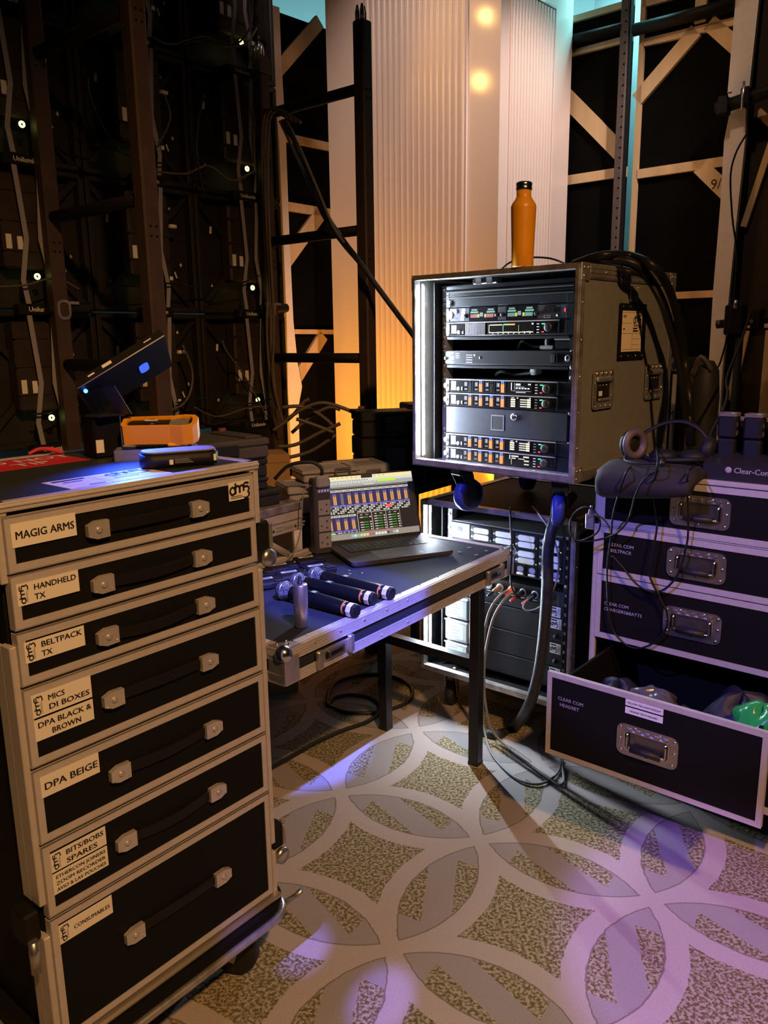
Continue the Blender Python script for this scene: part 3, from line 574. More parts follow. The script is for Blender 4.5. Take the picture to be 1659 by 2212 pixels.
# ---------------------------------------------------------------- LED wall seen from behind
PBACK = mat('brown black cast panel', (0.014, 0.010, 0.008), 0.6, 0.2, noise=0.4, nscale=9)
PBOX = mat('dark brown power box', (0.030, 0.019, 0.014), 0.55, 0.1, noise=0.25, nscale=14)
STRAP = mat('grey webbing', (0.30, 0.28, 0.31), 0.7, noise=0.05)
def led_panel():
    t = thing('video_wall_panel', '', 'video wall panel')
    m = MB()
    m.box(0.004, 0.496, 0, 0.02, 0.004, 0.496, PBACK)
    for a in (0.004, 0.476): m.box(a, a + 0.02, -0.045, 0, 0.004, 0.496, PBACK, 0.004)
    for a in (0.004, 0.476): m.box(0.004, 0.496, -0.045, 0, a, a + 0.02, PBACK, 0.004)
    for s in (-1, 1):
        for q in (-1, 1): plank(m, (0.25 + 0.05 * s, 0.25 + 0.05 * q), (0.25 + 0.235 * s, 0.25 + 0.235 * q), 0.022, -0.004, PBACK, 0.02)
    m.build('panel_frame', t)
    m = MB(); m.box(0.155, 0.345, -0.075, -0.01, 0.14, 0.46, PBOX, 0.008)
    for z in (0.20, 0.30, 0.40): m.box(0.15, 0.35, -0.079, -0.075, z, z + 0.006, PBOX)
    m.build('power_box', t)
    m = MB(); m.box(0.175, 0.325, -0.10, -0.05, -0.02, 0.02, TUBE, 0.006)
    m.text('Unilumin', (0.25, -0.1005, -0.006), X, Z, 0.017, PAPER, align='c', bold=0.02)
    m.build('handle', t)
    for s in (-1, 1):
        m = MB(); pts = [(0.075 * s * 0.55, 0.02), (0.052 * s, 0.10), (0.026 * s, 0.24), (0.03 * s, 0.30), (0.044 * s, 0.48)]
        vs = []
        for x, z in pts: vs += [(0.25 + x - 0.009, -0.105, z), (0.25 + x + 0.009, -0.105, z), (0.25 + x + 0.009, -0.103, z), (0.25 + x - 0.009, -0.103, z)]
        m.add(vs, [(4 * i + k, 4 * i + (k + 1) % 4, 4 * i + 4 + (k + 1) % 4, 4 * i + 4 + k) for i in range(len(pts) - 1) for k in range(4)], STRAP); m.build('webbing_strap', t)
    m = MB(); m.ring(rr(0.022, 0.022, 0.0109, 4), rr(0.009, 0.009, 0.0044, 4), (0.252, -0.098, 0.115), X, Z, 0.004, LEDYG); m.build('indicator_light', t)
    m = MB(); m.box(0.165, 0.185, -0.0765, -0.0755, 0.20, 0.255, PAPER); m.box(0.205, 0.225, -0.0765, -0.0755, 0.205, 0.25, WHITEP); m.box(0.33, 0.345, -0.0765, -0.0755, 0.13, 0.145, PAPER)
    plank(m, (0.40, 0.17), (0.41, 0.145), 0.006, -0.012, PAPER, 0.003); plank(m, (0.10, 0.34), (0.104, 0.37), 0.01, -0.012, PAPER, 0.003)
    for px, pz in ((0.10, 0.12), (0.40, 0.42), (0.44, 0.20)): m.prism([(0.006, 0), (0, 0.009), (-0.006, 0), (0, -0.009)], (px, -0.004, pz), X, Z, 0.002, PAPER)
    m.build('stickers', t)
    m = MB(); m.cyl((0.335, -0.09, 0.34), (0.365, -0.09, 0.34), 0.008, PAPER, seg=8); m.build('connector', t)
    return t
proto = led_panel(); n = 0
ROW = {0: 'lowest visible', 1: 'second lowest', 2: 'middle', 3: 'second highest', 4: 'topmost'}
CN = {-1: 'cut by the left edge of the picture', 0: 'in the column nearest the left edge', 1: 'in the column between the two near tower posts', 2: 'in the column nearest the pillar'}
for c in (-1, 0, 1, 2):
    for r in range(5):
        o = proto if n == 0 else copy_tree(proto); n += 1
        o.location = world(F_LED, c * 0.5 - 0.245, 0, 1.0 + 0.5 * r); o.rotation_euler = (0, 0, R(F_LED[1]))
        o['label'] = 'dark video wall panel %s, %s row' % (CN[c], ROW[r]); o['group'] = 'video wall panels'
# support towers of the wall
def tower(label, s0, ztop, spig):
    t = thing('tower_frame', label, 'support tower', world(F_LED, s0, -0.12), F_LED[1] - 90)   # x runs away from the wall
    for k, (x, zt) in enumerate(((0.0, ztop), (0.585, ztop))):
        p = MB(); p.box(x - 0.028, x + 0.028, -0.028, 0.028, 0, zt, BROWN, 0.006).build('post', t)
        m = MB()
        for dx, dy in ((-0.012, -0.012), (0.012, -0.012), (0.0, 0.014)): m.lathe([(0.009, 0), (0.009, 0.03), (0.004, 0.055)], (x + dx, dy, zt), STEEL, 8)
        m.box(x - 0.034, x + 0.034, -0.034, 0.034, zt - 0.07, zt - 0.012, BROWN, 0.004) if k == 0 else None
        m.build('spigot', t)
        m = MB()
        for z in (0.9, 1.7, 2.3):
            for dz in (0, 0.03):
                for dy in (-0.01, 0.01): m.cyl((x + 0.0285, dy, z + dz), (x + 0.0292, dy, z + dz), 0.004, FLATB, seg=6)
        m.build('bolt_holes', t)
    for z in (0.26, 0.78, 1.305, 1.815, 2.34): MB().tube([(0.02, 0, z), (0.56, 0, z)], 0.021, TUBE, 12).build('rung', t)
    return t
tower('tall brown tower frame propping the video wall at the far left', 0.065, 3.4, False)
tower('brown ladder shaped tower frame standing between video wall and fluted pillar', 1.09, 2.575, True)
for s0, z in ((0.0, 1.56), (1.0, 1.58)):
    t = thing('beam_clamp', 'brass lit clamp gripping the video wall beside the %s' % ('leftmost straps' if s0 == 0 else 'ladder shaped tower'), 'clamp', world(F_LED, s0 + 0.07, -0.12, z - 0.06), F_LED[1])
    MB().tube([(-0.05, 0, 0.0), (0.12, 0, 0.01)], 0.02, TUBE, 12).build('tube', t)
    m = MB(); m.ring(rr(0.05, 0.07, 0.02), rr(0.036, 0.05, 0.014), (0.0, -0.012, 0.0), X, Z, 0.02, ALUD); m.box(0.02, 0.06, -0.03, -0.02, 0.02, 0.03, ALUD); m.build('jaw', t)

# ================================================================ flight case helpers
def caster(parent, x, y, ztop, r=0.05, tyre=None, rot=0.0):
    m = MB(tf=Matrix.Translation((x, y, 0)) @ Matrix.Rotation(R(rot), 4, 'Z'))
    m.box(-0.045, 0.045, -0.045, 0.045, ztop - 0.006, ztop, STEEL); m.box(-0.022, 0.022, -0.03, 0.03, ztop - 0.03, ztop - 0.006, STEEL, 0.004)
    zc = ztop - (ztop if ztop < 0.2 else 0) ; 
    for s in (-1, 1): m.prism([(-0.02, ztop - 0.03), (0.02, ztop - 0.03), (0.035, ztop - 0.165 + r - 0.01), (0.015, ztop - 0.165 + r - 0.015)], (s * 0.021, 0, 0), Y, Z, 0.003, STEEL)
    o = m.build('caster', parent)
    m = MB(tf=m.tf); c = (0, 0.02, ztop - 0.16 + r)
    m.lathe([(0.012, -0.02), (r * 0.6, -0.018), (r * 0.92, -0.017), (r, -0.01), (r, 0.01), (r * 0.92, 0.017), (r * 0.6, 0.018), (0.012, 0.02)], c, tyre or RUB, 24, (1, 0, 0))
    m.cyl((-0.025, 0.02, c[2]), (0.025, 0.02, c[2]), 0.008, STEEL, seg=10)
    m.build('wheel', o); return o

def dish_handle(parent, xc, zc, wd, ht, y, tint=None):
    """recessed spring handle on a front facing -y"""
    pl = tint or HANDLEM
    m = MB(); m.ring(rr(wd, ht, 0.018), rr(wd * 0.72, ht * 0.60, 0.008), (xc, y, zc), X, Z, 0.003, pl)
    m.prism(rr(wd * 0.73, ht * 0.61, 0.008), (xc, y + 0.0005, zc), X, Z, 0.0012, mat('dish pan', (0.20, 0.19, 0.18), 0.3, 0.9, noise=0.15))
    m.ring(rr(wd * 0.74, ht * 0.63, 0.012), rr(wd * 0.70, ht * 0.58, 0.010), (xc, y - 0.003, zc), X, Z, 0.004, CHROME)
    for k in range(5): m.box(xc - wd * 0.3 + k * wd * 0.15 - 0.007, xc - wd * 0.3 + k * wd * 0.15 + 0.007, y - 0.008, y - 0.003, zc + ht * 0.31, zc + ht * 0.43, pl, 0.003)
    o = m.build('recessed_handle', parent)
    m = MB()
    for px, pz in ((-0.44, 0.36), (0.44, 0.36), (-0.44, 0.0), (0.44, 0.0), (-0.42, -0.36), (0.42, -0.38), (0, -0.41), (-0.2, 0.41), (0.2, 0.41)):
        m.ball((xc + px * wd, y - 0.003, zc + pz * ht), 0.0042, CHROME, 8, (1, 0.6, 1))
    m.build('rivets', o)
    m = MB(); h = wd * 0.31
    m.tube([(xc - h, y - 0.006, zc + ht * 0.24), (xc - h, y - 0.008, zc - ht * 0.16), (xc - h * 0.8, y - 0.009, zc - ht * 0.22), (xc + h * 0.8, y - 0.009, zc - ht * 0.22), (xc + h, y - 0.008, zc - ht * 0.16), (xc + h, y - 0.006, zc + ht * 0.24)], 0.0035, CHROME, 8, smoothn=3)
    m.build('bail', o)
    m = MB(); m.cyl((xc - h * 0.78, y - 0.010, zc - ht * 0.215), (xc + h * 0.78, y - 0.010, zc - ht * 0.215), 0.0085, RUB, seg=12); m.build('grip', o)
    return o

def angle_frame(m, x0, x1, y0, y1, z0, z1, wd, mt):
    """aluminium angle along all twelve edges of a case"""
    e = 0.0015
    for x in (x0, x1):
        for y in (y0, y1):
            sx = 1 if x == x0 else -1; sy = 1 if y == y0 else -1
            m.box(min(x - e * sx, x + wd * sx), max(x - e * sx, x + wd * sx), min(y - e * sy, y + wd * sy), max(y - e * sy, y + wd * sy), z0, z1, mt, 0.0012)
    for z in (z0, z1):
        sz = 1 if z == z0 else -1
        za, zb = min(z - e * sz, z + wd * sz), max(z - e * sz, z + wd * sz)
        for y in (y0, y1):
            sy = 1 if y == y0 else -1
            m.box(x0, x1, min(y - e * sy, y + wd * sy), max(y - e * sy, y + wd * sy), za, zb, mt, 0.0012)
        for x in (x0, x1):
            sx = 1 if x == x0 else -1
            m.box(min(x - e * sx, x + wd * sx), max(x - e * sx, x + wd * sx), y0, y1, za, zb, mt, 0.0012)

# ================================================================ left drawer case
CX = 0.51; CY = 0.46; ZT = 1.152
case = thing('drawer_case', 'tall black flight case of seven labelled drawers in the left foreground', 'drawer case', F_CASE[0], F_CASE[1])
m = MB()
m.box(0.012, 0.0, 0.02, CY - 0.01, 0.2, ZT - 0.004, BLKP) if False else None
m.box(0.006, 0.012, 0.02, CY, 0.195, ZT - 0.004, BLKP); m.box(CX - 0.012, CX - 0.002, 0.02, CY, 0.195, ZT - 0.004, BLKP)
m.box(0.012, CX - 0.012, 0.02, CY, ZT - 0.016, ZT - 0.002, BLKP); m.box(0.012, CX - 0.012, CY - 0.012, CY, 0.2, ZT - 0.01, BLKP); m.box(0.006, CX - 0.004, 0.01, CY, 0.195, 0.207, BLKP)
m.build('carcass', case)
m = MB(); TOPG = mat('dark green grey laminate', (0.020, 0.026, 0.022), 0.6, noise=0.1, bump=0.2, bscale=500)
m.box(0.0, CX, 0.0, CY, ZT - 0.003, ZT, TOPG); m.build('top_panel', case)
m = MB()
m.box(-0.002, CX + 0.002, -0.003, 0.016, ZT - 0.014, ZT + 0.0015, FRAMEM, 0.0015); m.box(-0.002, CX + 0.002, -0.005, 0.0, ZT - 0.007, ZT - 0.003, FRAMEM, 0.001)
m.box(-0.002, CX + 0.002, CY - 0.02, CY + 0.002, ZT - 0.02, ZT + 0.0015, FRAMEM, 0.0015)
for x in (-0.002, CX - 0.018): m.box(x, x + 0.02, 0.0, CY, ZT - 0.02, ZT + 0.0015, FRAMEM, 0.0015)
m.build('top_trim', case)
for x, s in ((-0.002, 1), (CX + 0.002, -1)):
    m = MB()
    xa, xb = sorted((x, x + 0.011 * s))
    for z0, z1 in ((0.20, 0.30), (0.32, 0.935), (1.03, ZT)) if s < 0 else ((0.20, 0.42), (0.48, 0.93), (1.03, ZT)):
        m.box(xa, xb, 0.0, 0.03, z0, z1, FRAMEM, 0.0015); xc, xd = sorted((x, x + 0.003 * s)); m.box(xc, xd, 0.03, 0.055, z0, z1, FRAMEM)
    m.box(*sorted((x, x + 0.003 * s)), CY - 0.03, CY, 0.2, ZT, FRAMEM)
    m.build('corner_trim', case)
for zc in (0.985, 0.31):
    m = MB(); m.box(CX + 0.001, CX + 0.03, 0.005, 0.05, zc - 0.015, zc + 0.045, TUBE, 0.004); m.box(CX + 0.026, CX + 0.034, 0.0, 0.04, zc - 0.012, zc + 0.04, ALUD, 0.002)
    m.lathe([(0.004, 0), (0.018, 0), (0.018, 0.01), (0.004, 0.012)], (CX + 0.018, 0.004, zc - 0.03), STEEL, 16, (0, -1, 0)); m.build('butterfly_latch', case)
m = MB(); m.box(-0.03, -0.002, 0.004, 0.05, 0.42, 0.475, TUBE, 0.004); m.cyl((-0.02, 0, 0.43), (-0.02, 0, 0.37), 0.008, STEEL, seg=10); m.build('butterfly_latch', case)
# drawers
DZ = [(1.0452, 1.131), (0.9559, 1.0413), (0.8646, 0.9505), (0.727, 0.8587), (0.592, 0.7205), (0.4561, 0.586), (0.2105, 0.4505)]
LAB = {0: [(0.0175, 0.121, 1.0840, 1.1205, 'MAGIG ARMS', False, 0.0125)],
       1: [(0.016, 0.1165, 0.9930, 1.0280, 'HANDHELD\nTX', True, 0.0095)],
       2: [(0.0175, 0.117, 0.9005, 0.9345, 'BELTPACK\nTX', True, 0.0095)],
       3: [(0.019, 0.120, 0.8085, 0.8465, 'MICS\nDI BOXES', True, 0.0095), (0.019, 0.120, 0.7690, 0.8050, 'DPA BLACK &\nBROWN', False, 0.0098)],
       4: [(0.0182, 0.1207, 0.6712, 0.7076, 'DPA BEIGE', False, 0.0125)],
       5: [(0.0203, 0.120, 0.5345, 0.5693, 'BITS/BOBS\nSPARES', True, 0.0095), (0.0203, 0.120, 0.4935, 0.5315, 'ETHERCON JOINERS\nZOOM RECORDER\nAVIO & LAV POUCHES', False, 0.0066)],
       6: [(0.0205, 0.1195, 0.3990, 0.4345, 'CONSUMABLES', True, 0.0078)]}
CAPM = mat('nickel handle cap', (0.66, 0.62, 0.58), 0.4, 0.6, noise=0.08, nscale=30)
for i, (z0, z1) in enumerate(DZ):
    x0, x1 = 0.0075, 0.4945; fw = 0.0135
    m = MB(); m.box(x0 + 0.004, x1 - 0.004, -0.004, 0.012, z0 + 0.004, z1 - 0.004, BLKP); m.box(0.03, 0.47, 0.012, 0.43, z0 + 0.008, z1 - 0.02, BLKP)
    d = m.build('drawer', case)
    m = MB(); P = [(x0, z0), (x1, z0), (x1, z1), (x0, z1)]; Q = [(x0 + fw, z0 + fw), (x1 - fw, z0 + fw), (x1 - fw, z1 - fw), (x0 + fw, z1 - fw)]
    m.ring(P, Q, (0, -0.004, 0), X, Z, 0.002, FRAMEM); m.ring(P, [(p[0] + (0.002 if p[0] < 0.2 else -0.002), p[1] + (0.002 if k < 2 else -0.002)) for k, p in enumerate(P)], (0, 0.01, 0), X, Z, 0.016, FRAMEM)
    m.build('drawer_edging', d)
    hz = (1.087, 0.995, 0.9045, 0.7925, 0.655, 0.521, 0.333)[i]
    m = MB(); n = 14; vs = []
    for k in range(n + 1):
        x = 0.16 + 0.19 * k / n; sag = -0.004 * (i % 3) * math.sin(math.pi * k / n); out = 0.005 + 0.004 * math.sin(math.pi * k / n)
        vs += [(x, -out, hz + 0.010 + sag), (x, -out - 0.004, hz + 0.008 + sag), (x, -out - 0.004, hz - 0.008 + sag), (x, -out, hz - 0.010 + sag)]
    m.add(vs, [(4 * a + k, 4 * a + (k + 1) % 4, 4 * a + 4 + (k + 1) % 4, 4 * a + 4 + k) for a in range(n) for k in range(4)] + [(0, 1, 2, 3), (4 * n, 4 * n + 1, 4 * n + 2, 4 * n + 3)], VINYL)
    m.build('strap_handle', d)
    for xc, s in ((0.155, -1), (0.358, 1)):
        m = MB(); pts = [(0.019 * -s, -0.0140), (0.019 * -s, 0.0140), (-0.004 * -s, 0.0148), (-0.019 * -s, 0.009), (-0.019 * -s, -0.009), (-0.004 * -s, -0.0148)]
        if s > 0: pts = pts[::-1]
        m.prism(pts, (xc, -0.006, hz), X, Z, 0.010, CAPM); m.lathe([(0.0015, 0), (0.0045, 0), (0.0055, 0.0012), (0.003, 0.002), (0.001, 0.001)], (xc, -0.016, hz), CAPM, 14, (0, -1, 0))
        for dx in (-0.014, 0.014): m.ball((xc + dx, -0.016, hz - 0.009), 0.0012, CHROME, 6)
        m.build('handle_cap', d)
    for (a, b, c, e, txt, lg, hh) in LAB[i]:
        m = MB(); m.rect(a, b, c, e, -0.0065, PAPER, 0.0006); nl = txt.count('\n') + 1
        lx = a + (0.026 if lg else 0.005); mid = (c + e) / 2; pitch = hh * (1.62 if nl == 2 else 1.72)
        for q, line in enumerate(txt.split('\n')):
            zz = mid + pitch * ((nl - 1) / 2 - q) - hh * 0.48
            kw = {}
            wmax = (b - a) - (0.032 if lg else 0.010)
            wd = wmax if (q == 0 and nl < 3) or len(line) > 12 else None
            if txt == 'MICS\nDI BOXES': wd = None if q == 0 else wmax
            if txt.startswith('BITS') and q == 1: wd = wmax * 0.82
            if line == 'BROWN': lx2 = lx + 0.022
            else: lx2 = lx
            m.text(line, (lx2, -0.0072, zz), X, Z, hh, INK, w=wd, bold=0.026)
        if lg: m.logo((a + 0.0035 + 0.0135, -0.0072, c + 0.0035), Z, -X, (e - c) * 0.80, 0.0145, INK, 0.10)
        m.build('label_sticker', d)
    if i == 0:
        m = MB(); m.rect(0.4305, 0.4815, 1.0865, 1.1215, -0.0066, PAPER, 0.0006); m.logo((0.4325, -0.0073, 1.0875), X, Z, 0.047, 0.032, INK, 0.10); m.build('logo_sticker', d)
# dolly tray
m = MB(); pts = [(x + 0.255, y + 0.23) for x, y in rr(0.555, 0.51, 0.06, 8)]
m.prism(pts, (0, 0, 0.186), X, Y, 0.008, BLKP); m.prism([(x * 0.985 + 0.004, y * 0.985 + 0.004) for x, y in pts], (0, 0, 0.168), X, Y, 0.018, BLKP); m.build('dolly_board', case)
m = MB(); m.tube([(p[0], p[1], 0.160) for p in pts], 0.0085, ALUD, 8, closed=True); m.box(-0.002, CX + 0.002, -0.016, 0.006, 0.1945, 0.2055, mat('polished brass toned rail', (0.62, 0.56, 0.48), 0.3, 0.8), 0.004)
m.build('dolly_edging', case)
for x, y, a in ((0.455, 0.06, 25), (0.06, 0.06, 10), (0.455, 0.40, -30), (0.06, 0.40, 60)): caster(case, x, y, 0.16, 0.055, RUB, a)
m = MB(); m.box(0.515, 0.545, 0.02, 0.05, 0.135, 0.160, STEEL, 0.004); m.tube([(0.535, 0.02, 0.14), (0.565, 0.0, 0.155), (0.575, -0.01, 0.17)], 0.007, STEEL, 10); m.build('brake_pedal', case)
# stickers on top
m = MB(); RED = mat('red sticker', (0.62, 0.03, 0.05), 0.45)
m.box(0.13, 0.335, 0.30, 0.43, ZT + 0.0002, ZT + 0.0008, RED)
m.text('DO NOT\nTIP', (0.235, 0.375, ZT + 0.0008), X, Y, 0.038, WHITEP, align='c', bold=0.012); m.build('warning_sticker', case)
m = MB(); q = Matrix.Translation((0.235, 0.072, ZT)) @ Matrix.Rotation(R(0), 4, 'Z'); m.tf = q
m.box(-0.10, 0.095, -0.05, 0.045, 0.0002, 0.0008, WHITEP)
for k in range(4): m.box(-0.09, 0.085, -0.045 + k * 0.022, -0.0445 + k * 0.022, 0.0008, 0.001, INK)
m.box(-0.09, -0.03, 0.026, 0.036, 0.0008, 0.001, INK); m.box(-0.08, -0.045, 0.008, 0.014, 0.0008, 0.001, INK); m.box(-0.02, -0.0195, -0.045, 0.04, 0.0008, 0.001, INK)
m.logo((0.005, -0.005, 0.0008), X, Y, 0.075, 0.045, INK); m.box(-0.06, -0.03, -0.040, -0.034, 0.0008, 0.001, INK); m.box(0.0, 0.05, -0.016, -0.010, 0.0008, 0.001, INK)
m.build('paper_label', case)

# ================================================================ things on the left case
def on(fr, x, y, z): return world(fr, x, y, z)
# lamp with tilted panel head
t = thing('desk_lamp', 'black desk lamp with wide tilted panel head and blue glow on the left case', 'lamp', on(F_CASE, 0, 0, 0), F_CASE[1])
m = MB(tf=Matrix.Translation((0.380, 0.322, 0)) @ Matrix.Rotation(R(-8), 4, 'Z')); m.box(-0.03, 0.03, -0.03, 0.03, ZT, ZT + 0.085, BLKP, 0.004); m.box(-0.028, -0.012, -0.0312, -0.030, ZT + 0.012, ZT + 0.038, PAPER); m.build('base', t)
m = MB(); m.box(0.345, 0.405, 0.27, 0.33, ZT + 0.084, ZT + 0.089, BLKS, 0.002); m.box(0.372, 0.392, 0.296, 0.312, ZT + 0.089, ZT + 0.091, CHROME); m.build('hinge_plate', t)
m = MB(); p0 = V((0.405, 0.272, ZT + 0.087)); p1 = V((0.36, 0.255, 1.298)); d = (p1 - p0); sx = V((0.75, -0.66, 0)) * 0.013; sy = V((0.66, 0.75, 0)) * 0.004
m.add([p0 + sx + sy, p0 - sx + sy, p0 - sx - sy, p0 + sx - sy, p1 + sx + sy, p1 - sx + sy, p1 - sx - sy, p1 + sx - sy], [(0, 1, 2, 3), (4, 7, 6, 5), (0, 4, 5, 1), (1, 5, 6, 2), (2, 6, 7, 3), (3, 7, 4, 0)], BLKS); m.build('arm', t)
A = V((0.290, 0.244, 1.297)); B = V((0.428, 0.155, 1.393)); E_ = V((0.105, 0.125, -0.062)); up = (B - A).cross(E_).normalized()
if up.z < 0: up = -up
m = MB(); q = [A, B, B + E_, A + E_]; vs = q + [p + up * 0.016 for p in q]
m.add(vs, [(0, 1, 2, 3), (7, 6, 5, 4), (0, 4, 5, 1), (1, 5, 6, 2), (2, 6, 7, 3), (3, 7, 4, 0)], BLKP)
fd = (B - A).normalized()
for c, L_, wd in ((0.06, 0.02, 0.006), (0.028, 0.014, 0.003), (0.15, 0.016, 0.002)):
    a = A + fd * c + up * 0.008 - E_.normalized() * 0.0006; m.add([a, a + fd * L_, a + fd * L_ + up * wd, a + up * wd], [(0, 1, 2, 3)], PAPER)
m.build('panel_head', t)
m = MB(); m.tube([A - E_.normalized() * 0.0008, B - E_.normalized() * 0.0008], 0.0012, FRAMEM, 6); m.build('rim', t)
nrm = -up; c0 = A + fd * 0.132 + E_ * 0.52 + nrm * 0.002
m = MB(); m.prism(rr(0.020, 0.042, 0.009), c0, E_.normalized().cross(nrm).normalized() if False else fd, E_.normalized(), 0.002, glow('blue diffuser', (0.06, 0.16, 1.0), 1.0)); m.build('blue_diffuser', t)
m = MB(); c1 = A + fd * 0.01 + E_ * 0.12 + nrm * 0.004; m.ball(tuple(c1), 0.004, glow('lamp blue led', (0.05, 0.22, 1.0), 8.0), 10); m.build('blue_light', t)
bl = bpy.data.lights.new('lamp_glow', 'SPOT'); bl.energy = 14.0; bl.color = (0.03, 0.09, 1.0); bl.spot_size = R(105); bl.spot_blend = 0.9; bl.shadow_soft_size = 0.012
bo = bpy.data.objects.new('lamp_glow', bl); COL.objects.link(bo); bo.location = world(F_CASE, 0.365, 0.205, 1.275); aim(bo, world(F_CASE, 0.33, 0.10, ZT))
# multimeter on a flat grey case
t = thing('grey_case', 'flat dark grey box under the orange multimeter on the left case', 'box', on(F_CASE, 0.418, 0.262, ZT), F_CASE[1] - 42)
m = MB(); m.box(-0.005, 0.12, -0.03, 0.055, 0, 0.018, mat('dark grey plastic', (0.05, 0.05, 0.055), 0.5), 0.005); m.build('body', t)
m = MB(); m.box(0.0, 0.115, -0.026, 0.05, 0.018, 0.023, mat('dark grey plastic', (0.05, 0.05, 0.055), 0.5), 0.003); m.build('lid', t)
t = thing('multimeter', 'orange rubber cased multimeter lying on its back at the left case', 'multimeter', on(F_CASE, 0.452, 0.222, ZT + 0.030), F_CASE[1] - 44); t.rotation_euler.x = R(13)
ORG = mat('orange rubber', (0.90, 0.38, 0.012), 0.5, bump=0.1)
m = MB(tf=Matrix.Diagonal((0.80, 0.92, 1, 1))); pts = [(-0.085, -0.034), (0.03, -0.036), (0.06, -0.043), (0.085, -0.038), (0.095, -0.02), (0.095, 0.02), (0.085, 0.038), (0.06, 0.043), (0.03, 0.036), (-0.085, 0.034), (-0.092, 0.02), (-0.092, -0.02)]
inn = [(x * 0.86, y * 0.76) for x, y in pts]
m.prism(pts, (0, 0, 0.006), X, Y, 0.026, ORG); m.ring(pts, inn, (0, 0, 0.032), X, Y, 0.012, ORG); m.box(0.02, 0.07, -0.04, 0.04, 0, 0.008, ORG, 0.003); m.build('holster', t)
m = MB(tf=Matrix.Diagonal((0.80, 0.92, 1, 1))); m.prism(inn, (0, 0, 0.0322), X, Y, 0.006, BLKM); m.build('face', t)
m = MB(tf=Matrix.Diagonal((0.80, 0.92, 1, 1))); m.lathe([(0.002, 0), (0.017, 0), (0.016, 0.006), (0.002, 0.007)], (-0.02, 0, 0.038), BLKS, 20); m.box(-0.036, -0.004, -0.002, 0.002, 0.045, 0.047, PAPER); m.build('dial', t)
m = MB(tf=Matrix.Diagonal((0.80, 0.92, 1, 1))); m.box(0.025, 0.072, -0.022, 0.022, 0.0382, 0.040, mat('grey lcd', (0.22, 0.24, 0.21), 0.2)); m.build('display', t)
# black puck device
t = thing('wireless_hub', 'flat black rounded device with blue lit top near the front corner of left case', 'device', on(F_CASE, 0.390, 0.083, ZT), F_CASE[1] - 25)
m = MB(); pts = rr(0.142, 0.062, 0.022, 6)
for s, z0, z1 in ((0.93, 0.0, 0.004), (1.0, 0.004, 0.026), (0.96, 0.026, 0.030)): m.prism([(x * s, y * s) for x, y in pts], (0, 0, z0), X, Y, z1 - z0, BLKM, True)
m.build('body', t)
m = MB(); m.prism([(x * 0.94, y * 0.94) for x, y in pts], (0, 0, 0.030), X, Y, 0.002, mat('satin grey top', (0.30, 0.30, 0.33), 0.5, bump=0.1)); m.build('top_plate', t)
m = MB(); m.box(-0.024, -0.017, -0.0325, -0.031, 0.008, 0.017, PAPER); m.box(0.058, 0.063, -0.0328, -0.031, 0.010, 0.022, PAPER)
for k in range(3): m.box(-0.014, 0.02 - 0.004 * k, -0.0316, -0.031, 0.010 + 0.003 * k, 0.0112 + 0.003 * k, mat('grey print', (0.25, 0.24, 0.22), 0.6))
m.build('markings', t)
# clear tray of clips
t = thing('clear_tray', 'small clear tray of pins between lamp base and orange multimeter', 'tray', on(F_CASE, 0.392, 0.232, ZT), F_CASE[1] - 40)
CLR = mat('clear smoked plastic', (0.5, 0.52, 0.58), 0.12); 
CLR.node_tree.nodes['Principled BSDF'].inputs['Transmission Weight'].default_value = 0.75
m = MB(); m.box(-0.035, 0.045, -0.028, 0.028, 0, 0.002, CLR)
for a in ((-0.035, -0.033, -0.028, 0.028), (0.043, 0.045, -0.028, 0.028), (-0.035, 0.045, -0.028, -0.026), (-0.035, 0.045, 0.026, 0.028)): m.box(*a, 0, 0.022, CLR)
m.build('tray', t)
m = MB()
for k in range(40):
    x, y, z = random.uniform(-0.028, 0.036), random.uniform(-0.02, 0.02), random.uniform(0.004, 0.016); a = random.uniform(0, 6.28)
    m.cyl((x, y, z), (x + 0.007 * math.cos(a), y + 0.007 * math.sin(a), z + 0.001), 0.0012, CHROME, seg=5)
o = m.build('pins', t); o['kind'] = 'stuff'
m = MB(); m.tube([(0.0, 0, 0.004), (0.02, 0.004, 0.012), (0.045, -0.004, 0.013), (0.065, 0.002, 0.005)], lambda q: 0.006 * (1 - 0.5 * q), mat('red cloth', (0.55, 0.04, 0.05), 0.8), 8, smoothn=4)
o = m.build('red_lead'); o.location = on(F_CASE, 0.345, 0.425, ZT); o.rotation_euler = (0, 0, R(F_CASE[1] + 150)); tag(o, 'short red rubber lead lying at the back edge of the left case', 'lead')

# ================================================================ case table
TZ = 0.695; TL = 1.092; TD = 0.54
tab = thing('case_table', 'black topped flight case table with aluminium edging on black steel legs', 'table', F_TAB[0], F_TAB[1])
TOPB = mat('black table laminate', (0.026, 0.029, 0.042), 0.7, bump=0.1, bscale=500, spec=0.12)
m = MB(); m.box(0.004, TL - 0.004, 0.004, TD - 0.004, TZ - 0.085, TZ - 0.001, TOPB); m.build('top', tab)
def ext_rail(m, p, q, nrm, z0, z1, mt):   # extrusion with ribs facing nrm
    p = V(p); q = V(q); n = V(nrm); k = 5
    for i in range(k):
        a = z0 + (z1 - z0) * i / k; b = z0 + (z1 - z0) * (i + 0.82) / k; off = 0.003 if i in (0, k - 1) else 0.0022
        vs = [v + n * e + Z * zz for zz in (a, b) for v, e in ((p, 0), (q, 0), (q, off), (p, off))]
        m.add(vs, [(0, 1, 2, 3), (7, 6, 5, 4), (0, 4, 5, 1), (1, 5, 6, 2), (2, 6, 7, 3), (3, 7, 4, 0)], mt)
